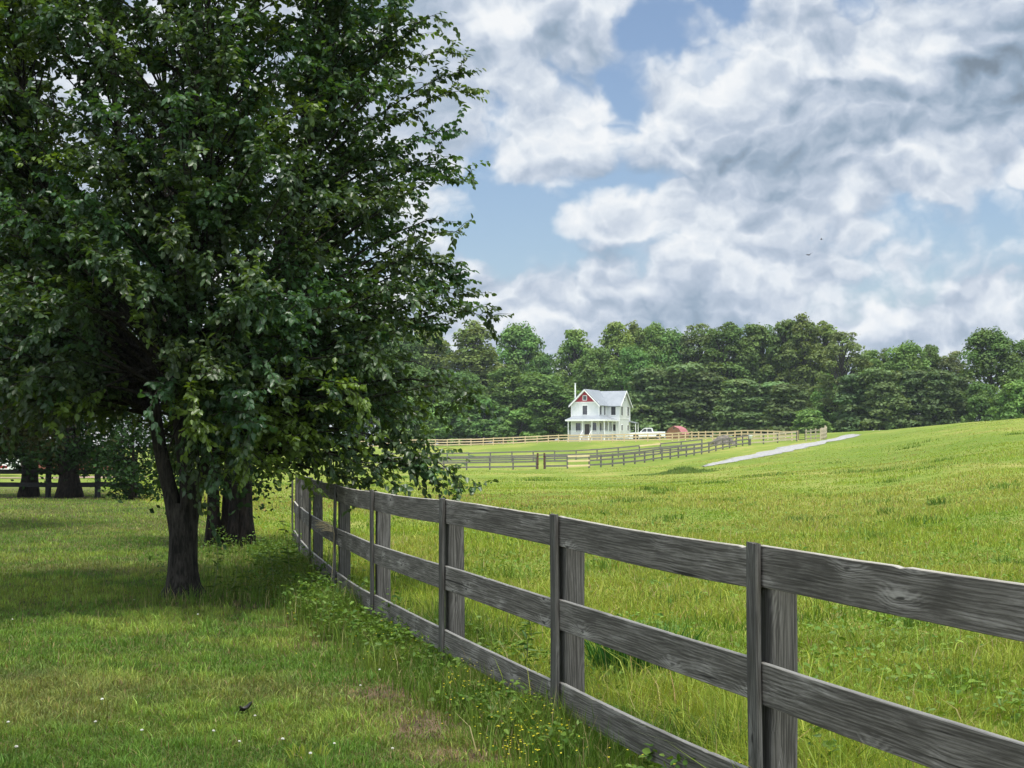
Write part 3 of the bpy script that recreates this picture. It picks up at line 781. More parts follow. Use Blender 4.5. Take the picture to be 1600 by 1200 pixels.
    for i, j in ((0, 1), (2, 3), (3, 4), (4, 5), (5, 6)):
        a, b = posts[i], posts[j]
        if abs(a[0] - b[0]) > .1: railing((a[0] + .1, a[1]), (b[0] - .1, b[1]))
        else: railing((a[0], a[1] + .1), (b[0], b[1] - .1))
    stp = MB()
    for k in range(5): stp.box(.45, 1.85, Y0 - .3 * (k + 1), Y0 - .3 * k - .001, -.4, FZ - .18 * (k + 1))
    stp.build('steps', M['floor'], H)
    for x in (.36, 1.94):
        m = MB()
        m.slab([(x - .04, Y0, FZ + .95), (x + .04, Y0, FZ + .95), (x + .04, Y0 - 1.55, FZ - .02), (x - .04, Y0 - 1.55, FZ - .02)][::-1], .08)
        m.slab([(x - .03, Y0, FZ + .2), (x + .03, Y0, FZ + .2), (x + .03, Y0 - 1.55, FZ - .75), (x - .03, Y0 - 1.55, FZ - .75)][::-1], .08)
        for k in range(7):
            y = Y0 - .1 - k * .21; z = FZ + .15 - (Y0 - y) * .62; m.box(x - .02, x + .02, y - .02, y + .02, z, z + .72)
        m.box(x - .06, x + .06, Y0 - 1.6, Y0 - 1.48, -.4, FZ + .12)
        m.build('stair_rail', M['trim'], H)
    # side canopy at the back
    cp = MB(); cp.slab([(CX + .02, 9.9, 3.75), (6.3, 9.9, 3.45), (6.3, 11.6, 3.45), (CX + .02, 11.6, 3.75)], .16); cp.build('side_canopy', M['roof'], H)
    cq = MB()
    for y in (10.0, 11.5): cq.box(6.1, 6.22, y - .06, y + .06, -.4, 3.33)
    cq.box(CX + .02, 6.3, 9.9, 11.6, .5, .9); cq.build('canopy_post', M['trim'], H)
    # porch lantern / wreath
    w = empty('door_wreath', (0, 0, 0), 0)
    w.parent = H
    ring = [(1.15 + .17 * math.cos(a), -.06, 2.75 + .17 * math.sin(a)) for a in np.linspace(0, 2 * PI, 13)]
    wm = MB().tube(ring, .05, 6, False).mesh('wreath'); bpy.data.objects.remove(w)
    link('wreath', wm, H, m_plain('wreath_leaves', (.03, .045, .02), (.06, .03, .02), .8, 20))
farmhouse()

# red gambrel shed
def shed():
    x, y = at(1053, 262)
    S = empty('garden_shed', (x, y, h1(x, y) - .1), math.radians(-32), 'brown gambrel shed with faded red roof behind the pale fence', 'shed'); S.scale = (.88, .88, .88)
    w, d = 1.75, 3.2
    prof = [(-w, 0), (w, 0), (w, 1.15), (w * .62, 2.1), (0, 2.6), (-w * .62, 2.1), (-w, 1.15)]
    m = MB(); n = len(prof)
    m.add([(a, 0, b) for a, b in prof] + [(a, d, b) for a, b in prof], [tuple(range(n)), tuple(range(2 * n - 1, n - 1, -1))] + [(0, n, n + 6, 6), (1, 2, n + 2, n + 1)])
    wood = m_plain('shed_boards', (.32, .17, .09), (.24, .12, .07), .8, 4)
    m.build('wall', wood, S)
    r = MB(); q = [(w + .12, 1.0), (w * .62 + .04, 2.14), (0, 2.68), (-w * .62 - .04, 2.14), (-w - .12, 1.0)]
    for a, b in zip(q, q[1:]):
        r.slab([(a[0], -.12, a[1]), (a[0], d + .12, a[1]), (b[0], d + .12, b[1]), (b[0], -.12, b[1])], .07)
    r.build('roof', m_plain('faded_red_roof', (.42, .17, .18), (.34, .12, .13), .6, 2), S)
    dr = MB(); dr.box(-.75, -.01, -.05, -.005, .15, 1.9); dr.box(.01, .75, -.05, -.005, .15, 1.9)
    D = dr.build('door', m_plain('shed_door_boards', (.26, .13, .07), (.2, .1, .055), .8, 5), S)
    MB().box(-.09, -.05, -.08, -.05, .95, 1.1).build('handle', M['dark_metal'], D)
    vt = MB(); vt.box(-.16, .16, -.045, -.005, 2.05, 2.33); vt.build('vent', M['frame_dark'], S)
shed()

# pickup truck
def pickup():
    x, y = at(1011, 250)
    M['truck'] = m_plain('white_truck_paint', (.82, .83, .84), (.78, .79, .80), .3, 1, spec=.6)
    T = empty('pickup_truck', (x, y, h1(x, y) + .02), math.radians(176), 'white pickup truck parked behind the pale fence beside the farmhouse', 'pickup truck'); T.scale = (1.1, 1.1, 1.1)
    def side_prof(pts, w, inset=0.0):
        m = MB(); n = len(pts)
        lo = [(px_, -w, z) for px_, z in pts]; hi = [(px_, w, z) for px_, z in pts]
        m.add(lo + hi, [tuple(range(n)), tuple(range(2 * n - 1, n - 1, -1))] + [(i, n + i, n + (i + 1) % n, (i + 1) % n) for i in range(n)])
        return m
    body = [(-2.75, .5), (2.7, .5), (2.78, .75), (2.7, 1.0), (2.5, 1.08), (1.15, 1.14), (.2, 1.16), (-2.72, 1.16), (-2.78, .8)]
    b = side_prof(body, .93)
    b.build('body', M['truck'], T)
    cabp = [(1.15, 1.15), (.55, 1.72), (.3, 1.82), (-.62, 1.82), (-.82, 1.72), (-.95, 1.15)]
    cab = side_prof(cabp, .80); C_ = cab.build('cab', M['truck'], T)
    for s_ in (-1, 1):
        for pts in ([(.95, 1.2), (.5, 1.66), (.1, 1.68), (.1, 1.2)], [(.0, 1.2), (.0, 1.68), (-.6, 1.68), (-.75, 1.2)]):
            m = MB(); m.add([(a, s_ * .806, z) for a, z in pts] + [(a, s_ * .79, z) for a, z in pts], [(0, 1, 2, 3), (7, 6, 5, 4), (0, 4, 5, 1), (1, 5, 6, 2), (2, 6, 7, 3), (3, 7, 4, 0)]); m.build('side_window', M['glass'], C_)
    m = MB(); m.slab([(1.13, -.7, 1.2), (1.13, .7, 1.2), (.6, .68, 1.70), (.6, -.68, 1.70)], .03)
    o = m.build('windshield', M['glass'], C_); o.location = (.012, 0, .008)
    bed = MB(); bed.box(-2.68, -1.0, -.78, .78, 1.165, 1.17); bed.box(-2.7, -.98, -.9, -.80, 1.162, 1.24); bed.box(-2.7, -.98, .80, .9, 1.162, 1.24); bed.box(-2.77, -2.70, -.9, .9, 1.0, 1.24)
    bed.build('cargo_bed', M['truck'], T)
    rub = m_plain('tyre_rubber', (.018, .018, .018), (.025, .025, .025), .85, 4); rim = m_plain('wheel_rim', (.4, .4, .41), (.33, .33, .34), .35, 3, metallic=.7)
    for wx in (1.75, -1.75):
        for s_ in (-1, 1):
            a = MB(); a.tube([(wx, s_ * .72, .37), (wx, s_ * .76, .37), (wx, s_ * .92, .37), (wx, s_ * .95, .37)], [.33, .37, .37, .33], 18)
            W_ = a.build('wheel', rub, T)
            MB().tube([(wx, s_ * .90, .37), (wx, s_ * .957, .37)], [.22, .20], 14).build('rim', rim, W_)
            ar = MB().tube([(wx, s_ * .92, .40), (wx, s_ * .934, .40)], [.46, .46], 16); ar.build('wheel_arch', rub, T)
    MB().box(2.74, 2.86, -.9, .9, .45, .62, .02).build('bumper', M['dark_metal'], T); MB().box(-2.88, -2.76, -.9, .9, .45, .62, .02).build('bumper', M['dark_metal'], T)
    for s_ in (-1, 1): MB().box(2.72, 2.79, s_ * .75 - .13, s_ * .75 + .13, .78, .94).build('headlight', rim, T)
pickup()

# white bucket on the far fence post, brush heap, stones
def bucket():
    p = P3(1172.5, 176.2)
    B = empty('bucket', p + Vector((0, 0, .75)), 0, 'white bucket hanging on the post where dark fence turns pale', 'bucket')
    m = MB().tube([(0, 0, 0), (0, 0, .42), (0, 0, .47)], [.17, .235, .25], 14); m.build('pail', M['trim'], B, True)
    h = MB().tube([(.24 * math.cos(a), 0, .47 + .2 * math.sin(a)) for a in np.linspace(0, PI, 9)], .015, 5); h.build('handle', M['dark_metal'], B)
bucket()

def heap():
    x, y = at(1130, 186)
    r = np.random.default_rng(5); root = empty('brush_heap', (x, y, h1(x, y)), 0, 'grey brown heap of cut brush behind the dark fence', 'brush heap')
    m = MB()
    for i in range(420):
        a = r.uniform(0, 6.28); rr = math.sqrt(r.random()); px_, py_ = rr * 1.6 * math.cos(a), rr * 1.1 * math.sin(a); zt = 1.15 * (1 - rr ** 2) * r.uniform(.5, 1)
        d = Vector((r.uniform(-1, 1) + .5, r.uniform(-.7, .7), r.uniform(-.1, .45))).normalized() * r.uniform(.4, 1.0)
        c = Vector((px_, py_, zt)); m.tube([c - d * .5, c + Vector((0, 0, .04)), c + d * .5], [.03, .04, .015], 4)
    m.build('branches', m_plain('cut_brush', (.30, .26, .23), (.40, .36, .32), .9, 3), root)
heap()

# ------------------------------------------------------------------ leaves and trees
def norm(a): return a / np.maximum(np.linalg.norm(a, axis=-1, keepdims=True), 1e-9)
LQ = np.array([[0, 1, 2, 3], [0, 3, 4, 5]])
def leaf_verts(P, D, Nn, L, W, fold=.18, droop=.1):
    D = norm(D); S = norm(np.cross(D, Nn)); U = norm(np.cross(S, D)); L = L[:, None]; W = W[:, None]
    v0 = P; v3 = P + D * L - U * L * droop
    r1 = P + D * L * .28 + S * W * .5 + U * W * fold; r2 = P + D * L * .66 + S * W * .42 + U * W * fold * .7 - U * L * droop * .4
    l1 = P + D * L * .28 - S * W * .5 + U * W * fold; l2 = P + D * L * .66 - S * W * .42 + U * W * fold * .7 - U * L * droop * .4
    return np.stack((v0, r1, r2, v3, l2, l1), 1)
def leaves_mesh(name, P, D, Nn, L, W, C, fold=.18, droop=.1):
    V = leaf_verts(P, D, Nn, L, W, fold, droop); n = len(P)
    Q = (np.arange(n)[:, None, None] * 6 + LQ[None]).reshape(-1, 4)
    return np_mesh(name, V.reshape(-1, 3), [Q], np.repeat(C, 6, 0))
QV = np.array([[0, 1, 2, 3]])
def clump_mesh(name, P, Nn, S, C, r):
    """irregular four-cornered leaf sprays of size S facing Nn"""
    n = len(P); Nn = norm(Nn)
    T = norm(np.cross(Nn, r.standard_normal((n, 3)))); B = np.cross(Nn, T)
    k = S[:, None]
    j = lambda: r.uniform(.45, 1.0, (n, 1))
    V = np.stack((P + T * k * j(), P + B * k * .75 * j() + Nn * k * .2, P - T * k * j(), P - B * k * .75 * j() - Nn * k * .15), 1)
    Q = (np.arange(n)[:, None, None] * 4 + QV[None]).reshape(-1, 4)
    return np_mesh(name, V.reshape(-1, 3), [Q], np.repeat(C, 4, 0))

def big_tree():
    r = np.random.default_rng(11); R_ = random.Random(11)
    B = Vector((-3.57, 16.0, 0)); zb = h1(B.x, B.y)
    T = empty('shade_tree', (B.x, B.y, zb), 0, 'big leafy tree with forked dark trunk standing on the lawn', 'tree')
    # stems (local coordinates)
    stems = [
        [(-.02, 0, 0), (-.03, 0, .5), (-.10, -.02, 1.0), (-.24, -.04, 1.6), (-.34, -.06, 2.3), (-.40, -.08, 2.8), (-.62, -.05, 4.2), (-.85, .1, 6.0), (-.95, .2, 8.2)],
        [(.04, .02, 0), (.05, .02, .6), (.06, .03, 1.1), (-.02, .05, 1.7), (-.10, .08, 2.3), (-.14, .10, 3.3), (.05, .1, 5.0), (.1, .0, 7.0), (.05, .0, 9.4)],
        [(.06, 0, .3), (.10, .05, .9), (.28, .15, 1.7), (.62, .3, 2.7), (1.0, .4, 4.0), (1.25, .5, 5.6), (1.4, .55, 7.4)],
        [(.0, .05, .4), (.0, .15, 1.2), (-.15, .55, 2.2), (-.4, 1.0, 3.6), (-.6, 1.4, 5.4), (-.6, 1.6, 7.2)],
        [(.02, -.02, .5), (.06, -.12, 1.3), (.2, -.5, 2.3), (.4, -.9, 3.6), (.5, -1.2, 5.2), (.5, -1.3, 6.8)],
        [(-.30, -.04, 2.0), (-.45, .05, 2.5), (-.95, .15, 3.3), (-1.5, .2, 4.3), (-1.9, .2, 5.6), (-2.0, .2, 7.2)]]
    srad = [(.115, .098, .088, .074, .066, .062, .052, .035, .01), (.125, .112, .098, .084, .074, .066, .05, .03, .008), (.06, .07, .065, .055, .045, .03, .01), (.06, .07, .06, .05, .035, .01), (.05, .055, .05, .04, .028, .01), (.04, .05, .045, .04, .03, .01)]
    tr = MB()
    def dens(pts, k=4):
        p = np.array(pts, float); t = np.arange(len(p)); tq = np.linspace(0, len(p) - 1, (len(p) - 1) * k + 1)
        return np.stack([pchip(t, p[:, i], tq) for i in range(3)], 1), tq
    SP = []
    for s, (pts, rd) in enumerate(zip(stems, srad)):
        P, tq = dens(pts); rr = np.interp(tq, np.arange(len(rd)), rd)
        if s < 2: tr.tube(P.tolist(), rr.tolist(), 14)
        else: tr.tube(P.tolist(), rr.tolist(), 9)
        SP.append((P, rr))
    # root flare: lobed skirt
    n = 28; rings = []
    for z, k in ((-.08, .33), (0, .275), (.06, .222), (.14, .178), (.28, .158), (.5, .146), (.8, .138), (1.02, .12)):
        rings.append([((k * (1 + (.30 * math.exp(-z * 6)) * max(0, math.cos(3 * a + .6)) + .05 * math.sin(7 * a + z * 3) + .03 * math.sin(13 * a))) * math.cos(a) + .01 - z * .01, k * (1 + .25 * math.exp(-z * 6) * max(0, math.cos(4 * a)) + .05 * math.sin(5 * a)) * math.sin(a) * .95, z) for a in np.linspace(0, 2 * PI, n, endpoint=False)])
    tr.add([p for rg in rings for p in rg], [(i * n + k, i * n + (k + 1) % n, (i + 1) * n + (k + 1) % n, (i + 1) * n + k) for i in range(len(rings) - 1) for k in range(n)])
    # branch targets
    def R_at(z): return float(np.interp(z, [1.1, 1.6, 2.2, 3.2, 4.5, 6.0, 7.5, 8.8, 10.0], [2.35, 2.75, 2.95, 3.1, 3.1, 3.0, 2.6, 1.7, .5]))
    targets = []
    for i in range(1050):
        z = 1.35 + 8.4 * (r.random() ** 1.12); a = r.uniform(0, 2 * PI); f = math.sqrt(r.uniform(.22, 1.0)) * r.uniform(.86, 1.04)
        R = R_at(z); x, y = math.cos(a) * R * f, math.sin(a) * R * f * 1.0
        if z < 1.75 and (f < .7 or x < -.2): continue
        if x < -.5 and z < 2.0 and y > -1: continue
        if abs(x + .2) < .6 and y < .2 and z < 3.0: continue
        targets.append((x, y, z))
    px2x = lambda px: (px - 287) / F * 16.0
    py2z = lambda py: 1.6 + (700 - py) / F * 16.0
    for (px, py, dy) in ((772, 474, 0), (735, 470, -.3), (732, 112, .2), (712, 60, 0), (715, 190, -.2), (700, 212, .4), (706, 262, 0), (712, 322, .2), (716, 348, -.3), (690, 395, .1), (715, 412, 0), (725, 435, .3),
                         (690, 500, -.4), (735, 596, -.6), (745, 608, -.5), (700, 575, -.7), (660, 640, -.8), (738, 742, -.9), (720, 752, -1.0), (690, 735, -.8), (640, 745, -1.1), (600, 752, -.8), (560, 755, -.3), (660, 700, -.9), (690, 690, -.7),
                         (640, 20, .5), (690, 10, -.3), (650, 160, 0), (620, 90, .6), (735, 90, 0), (520, 745, -1.3), (470, 735, -1.6), (430, 750, -1.2), (350, 770, -1.3), (330, 745, -1.5), (390, 735, -1.7), (310, 720, -1.5),
                         (335, 800, -.4), (345, 785, -.7), (228, 738, .9), (215, 715, 1.3), (240, 700, 1.0), (190, 690, 1.5), (222, 755, 1.6), (160, 672, .2), (120, 665, -.6), (60, 665, 0), (20, 670, -.4), (90, 640, -1.0),
                         (310, 480, -2.4), (250, 440, -2.6), (200, 500, -2.5), (120, 470, -2.6), (280, 520, -2.3), (160, 540, -2.4), (60, 520, -2.5), (340, 560, -2.6), (420, 590, -2.6), (500, 620, -2.4), (380, 650, -2.5), (450, 680, -2.3), (320, 640, -2.5), (100, 600, -2.4), (30, 600, -2.2)):
        targets.append((px2x(px), dy, py2z(py)))
    LP, LD, LN, LC, LL = [], [], [], [], []
    tint_t = []
    for ti, t in enumerate(targets):
        t = np.array(t); manual = ti >= len(targets) - 63
        rad = math.hypot(t[0], t[1])
        h0 = max(r.uniform(1.75, 2.7) if t[0] < .3 else r.uniform(1.45, 2.2), t[2] - rad * r.uniform(.25, .6) - .1)
        best = None
        for P, rr in SP:
            k = int(np.argmin(np.abs(P[:, 2] - h0))); d_ = np.hypot(P[k, 0] - t[0], P[k, 1] - t[1])
            if best is None or d_ < best[0]: best = (d_, P[k], rr[k])
        s = best[1]; L = np.linalg.norm(t - s)
        mid = s * .5 + t * .5 + np.array([0, 0, .16 * L * r.uniform(.5, 1.3)]) + r.normal(0, .05 * L, 3)
        u = np.linspace(0, 1, 9)[:, None]
        C = (1 - u) ** 2 * s + 2 * u * (1 - u) * mid + u ** 2 * t
        C[-1, 2] -= .04 * L
        r0 = min(best[2] * .5, .006 + .008 * L)
        tr.tube(C.tolist(), np.linspace(r0, .0018, 9).tolist(), 5, False)
        cl = np.array([.047, .098, .038]) * r.uniform(.75, 1.25); cl[0] *= r.uniform(.85, 1.3)
        if r.random() < .16: cl = np.array([.105, .17, .03]) * r.uniform(.8, 1.1)
        if t[2] < 2.3 and t[0] > .2 and r.random() < .4: cl = np.array([.115, .185, .028]) * r.uniform(.85, 1.15)  # low right leaves coloured brighter yellow, imitating light shining through them
        nt_ = max(6, int(L * 10))
        for k in range(nt_):
            f = r.uniform(.16, 1.0) ** .8
            i0 = min(int(f * 8), 7); p = C[i0] + (C[i0 + 1] - C[i0]) * (f * 8 - i0)
            dirn = (C[i0 + 1] - C[i0]); dirn = dirn / max(np.linalg.norm(dirn), 1e-6)
            d = dirn * r.uniform(.35, 1.0) + r.normal(0, .55, 3); d[2] += .12; d /= np.linalg.norm(d)
            ln = r.uniform(.14, .36)
            q = p + d * ln; q[2] -= ln * ln * .35
            if k % 2 == 0: tr.tube([p.tolist(), ((p + q) / 2 + np.array([0, 0, .02])).tolist(), q.tolist()], [.0042, .003, .0015], 3, False)
            nl = int(ln / .027) + 2
            for j in range(nl):
                g = (j + .6) / nl; b_ = p + (q - p) * g
                sd = np.cross(d, [0, 0, 1.0]) * (1 if j % 2 else -1)
                ld = d * .5 + sd * r.uniform(.5, 1.0) + r.normal(0, .28, 3); ld[2] -= r.uniform(.15, .75)
                LP.append(b_ + r.normal(0, .008, 3)); LD.append(ld)
                LN.append(np.array([0, 0, 1.0]) + r.normal(0, .45, 3))
                LC.append(cl * r.uniform(.8, 1.2)); LL.append(r.uniform(.054, .084))
        for j in range(5):   # tip leaves
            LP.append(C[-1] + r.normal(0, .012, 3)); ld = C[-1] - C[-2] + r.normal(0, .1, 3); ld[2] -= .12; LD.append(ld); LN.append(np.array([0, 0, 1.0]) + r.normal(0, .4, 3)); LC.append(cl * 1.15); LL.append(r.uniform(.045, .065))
    tr.build('trunk', M['bark'], T, True)
    LP, LD, LN, LC, LL = map(np.array, (LP, LD, LN, LC, LL))
    sx = np.interp(LP[:, 2], [0, 1, 1.7, 2.3, 2.9, 3.3], [.02, .02, -.09, -.20, -.25, -.32])          # the forked stems stand free of leaves on the open side
    keep = ~((np.abs(LP[:, 0] - sx) < np.interp(LP[:, 2], [1.0, 2.2, 2.9, 3.3], [.34, .29, .20, .12])) & (LP[:, 1] < .2) & (LP[:, 2] < 3.3)) 
    LP, LD, LN, LC, LL = LP[keep], LD[keep], LN[keep], LC[keep], LL[keep]
    print('pear leaves', len(LP))
    link('crown', leaves_mesh('crown', LP, LD, LN, LL, LL * r.uniform(.56, .76, len(LL)), LC, .2, .12), T, M['leaf'])
big_tree()

def cedar(px, Y, H, R, z0, trunks, label, seed, lean=0.0, dens=1.0, name='cedar_tree', col=(.024, .052, .016), bark=None):
    r = np.random.default_rng(seed); x, y = at(px, Y)
    T = empty(name, (x, y, h1(x, y) - .03), 0, label, 'tree')
    tr = MB()
    tops = []
    for (ox, oy, rad, tx, ty) in trunks:
        m = 14; pts, rr = [], []
        for i in range(m):
            f = i / (m - 1); z = f * H * .8
            pts.append((ox + tx * f * f + .03 * math.sin(4 * f + ox * 9), oy + ty * f * f, z)); rr.append(rad * ((1 - f) * .95 + .05) * (1 + .55 * math.exp(-z / .22)))
        tr.tube(pts, rr, 12); tops.append((pts, rr))
    P, Nn, S, C = [], [], [], []
    nb = int(120 * dens)
    for i in range(nb):
        z = z0 + (H - z0) * r.random() ** 1.15; f = (z - z0) / (H - z0)
        Rz = R * (math.sin(PI * min(1, .18 + f * .82)) ** .7 if f < .55 else (1 - (f - .55) / .47) ** .75 * .99)
        a = r.uniform(0, 2 * PI); L = max(.3, Rz * r.uniform(.75, 1.08))
        tk, rk = tops[i % len(tops)]
        k = min(range(len(tk)), key=lambda q: abs(tk[q][2] - (z - L * .15)))
        s = np.array(tk[k]); d = np.array([math.cos(a), math.sin(a), r.uniform(-.05, .3)])
        e = s + d * L; e[2] = z + r.normal(0, .1)
        tr.tube([s.tolist(), ((s + e) / 2 + [0, 0, .05 * L]).tolist(), e.tolist()], [max(.008, rk[k] * .3), .014, .004], 5, False)
        nsp = int(46 * L * 1.0)
        g = r.uniform(.25, 1.05, nsp) ** .75
        p = s + (e - s) * g[:, None] + r.normal(0, .14 + .05 * L, (nsp, 3)); p[:, 2] -= r.random(nsp) * .18
        P.append(p); Nn.append(norm(np.array([0, 0, .8]) + r.normal(0, .6, (nsp, 3)))); S.append(r.uniform(.045, .10, nsp) * (.55 + Y * .014)); C.append(np.array(col) * r.uniform(.7, 1.35) * r.uniform(.75, 1.25, (nsp, 1)))
    tr.build('trunk', bark or M['cedar_bark'], T, True)
    link('crown', clump_mesh('crown', np.concatenate(P), np.concatenate(Nn), np.concatenate(S), np.concatenate(C), r), T, M['cedar'])
    return T
cedar(362, 24.5, 8.5, 1.55, 1.0, [(-.26, 0, .11, -.3, 0), (-.05, .12, .13, 0, .2), (.2, 0, .14, .3, 0), (.05, -.12, .09, .1, -.2)], 'dark cedar with a cluster of trunks behind the forked tree', 21, dens=1.5)
cedar(45, 51.5, 11, 3.3, 1.45, [(0, 0, .24, -.3, 0), (.16, .1, .14, .6, .2)], 'dark cedar with a leaning twin trunk nearest the photo\'s left edge', 22, dens=1.8)
cedar(110, 50.0, 12, 3.4, 1.35, [(0, 0, .33, .1, 0), (-.18, 0, .16, -.5, .1)], 'dark cedar with a stout fluted trunk, right of the twin trunked cedar', 23, dens=1.8)
cedar(207, 46.5, 3.0, .95, .35, [(0, 0, .09, .05, 0)], 'small dark cedar bush at the right end of the black fence', 24, dens=.8, name='cedar_bush')
cedar(-1960, 5.0, 13.5, 4.6, 5.0, [(0, 0, .25, .2, 0)], 'unseen tree added outside the frame to shade the near lawn', 26, dens=1.5, name='added_shade_tree', col=(.04, .07, .03))  # unseen tree, added only for the shade it casts on the lawn
cedar(-40, 30.0, 10, 2.6, 1.9, [(0, 0, .2, .1, 0)], 'brownish cedar whose branches hang in at the photo\'s upper left edge', 25, dens=1.5, col=(.040, .042, .018))

# ------------------------------------------------------------------ woodland trees
PROTO = {}
def woodland_proto(kind, seed):
    r = np.random.default_rng(seed)
    spec = dict(round=(20, 5.6, .12, 110, 1.7, .9, 16000), tall=(24, 4.6, .10, 120, 1.6, .9, 16000), sparse=(22, 4.0, .20, 62, 1.25, .75, 7500), pine=(14, 4.2, .08, 95, 1.5, .55, 14000), shrub=(8, 4.2, .0, 70, 1.25, .8, 9000))[kind]
    H, R, base, nc, cr, flat, nleaf = spec
    P, Nn, S, C = [], [], [], []
    col0 = {'round': (.106, .198, .046), 'tall': (.132, .208, .048), 'sparse': (.12, .168, .052), 'pine': (.104, .170, .058), 'shrub': (.12, .22, .05)}[kind]
    tr = MB(); lean = r.normal(0, .5, 2)
    axis = lambda f: np.array([lean[0] * f * f, lean[1] * f * f, f * H])
    tr.tube([axis(f).tolist() for f in np.linspace(0, .92, 10)], [(.020 * H) * (1 - f * .93) * (1 + .6 * math.exp(-f * 25)) for f in np.linspace(0, .92, 10)], 8)
    per = nleaf // nc
    for i in range(nc):
        f = base + (1 - base) * (r.random() ** .85) if kind != 'pine' else base + (1 - base) * (math.floor(r.random() * 8) + r.random() * .75) / 8.0
        g = (f - base) / (1 - base)
        if kind == 'round': env = math.sin(PI * (.16 + .80 * g)) ** .6
        elif kind == 'tall': env = math.sin(PI * (.13 + .83 * g ** .9)) ** .75
        elif kind == 'sparse': env = .35 + .75 * math.sin(PI * g)
        elif kind == 'pine': env = (1 - g * .62) * (.8 + .3 * math.sin(i * 7.3))
        else: env = math.sqrt(max(.03, 1 - (g * .97) ** 2))
        a = r.uniform(0, 2 * PI); rr = R * env * math.sqrt(r.uniform(.25, 1)) * r.uniform(.85, 1.1)
        c = axis(f) + np.array([math.cos(a) * rr, math.sin(a) * rr, r.normal(0, .2)])
        k0 = axis(max(.05, f - .16 - .2 * rr / R))
        tr.tube([k0.tolist(), ((k0 + c) / 2 + [0, 0, .3]).tolist(), c.tolist()], [.009 * H * (1 - f * .7), .005 * H, .03], 5, False)
        q = cr * r.uniform(.65, 1.25) * (1 if kind != 'tall' else (1.1 - .35 * g))
        n = int(per * (q / cr) ** 2)
        d = norm(r.standard_normal((n, 3))); d[:, 2] = np.abs(d[:, 2]) * np.where(r.random(n) < .82, 1, -1)
        rad = q * r.uniform(.55, 1.08, n) ** .6
        p = c + d * rad[:, None] * np.array([1, 1, flat]) * (1 + .12 * r.standard_normal((n, 1)))
        P.append(p); nn = d * .8 + r.normal(0, .45, (n, 3)); nn[:, 2] += .45; Nn.append(nn); S.append(r.uniform(.24, .48, n) * (1.0 if kind != 'sparse' else .85))
        cc = np.array(col0) * r.uniform(.80, 1.25); cc[0] *= r.uniform(.92, 1.12)
        C.append(cc * r.uniform(.82, 1.18, (n, 1)))
    me_t = tr.mesh('trunk', True); me_t.materials.append(M['far_bark'])
    me_c = clump_mesh('crown', np.concatenate(P), np.concatenate(Nn), np.concatenate(S), np.concatenate(C), r); me_c.materials.append(M['far_leaf'])
    return me_t, me_c, H, R
for kd, seeds in (('round', (1, 2, 3, 4)), ('tall', (5, 6, 7, 8)), ('sparse', (9, 10, 11)), ('pine', (12, 13, 14)), ('shrub', (15, 16))):
    PROTO[kd] = [woodland_proto(kd, 100 + s) for s in seeds]

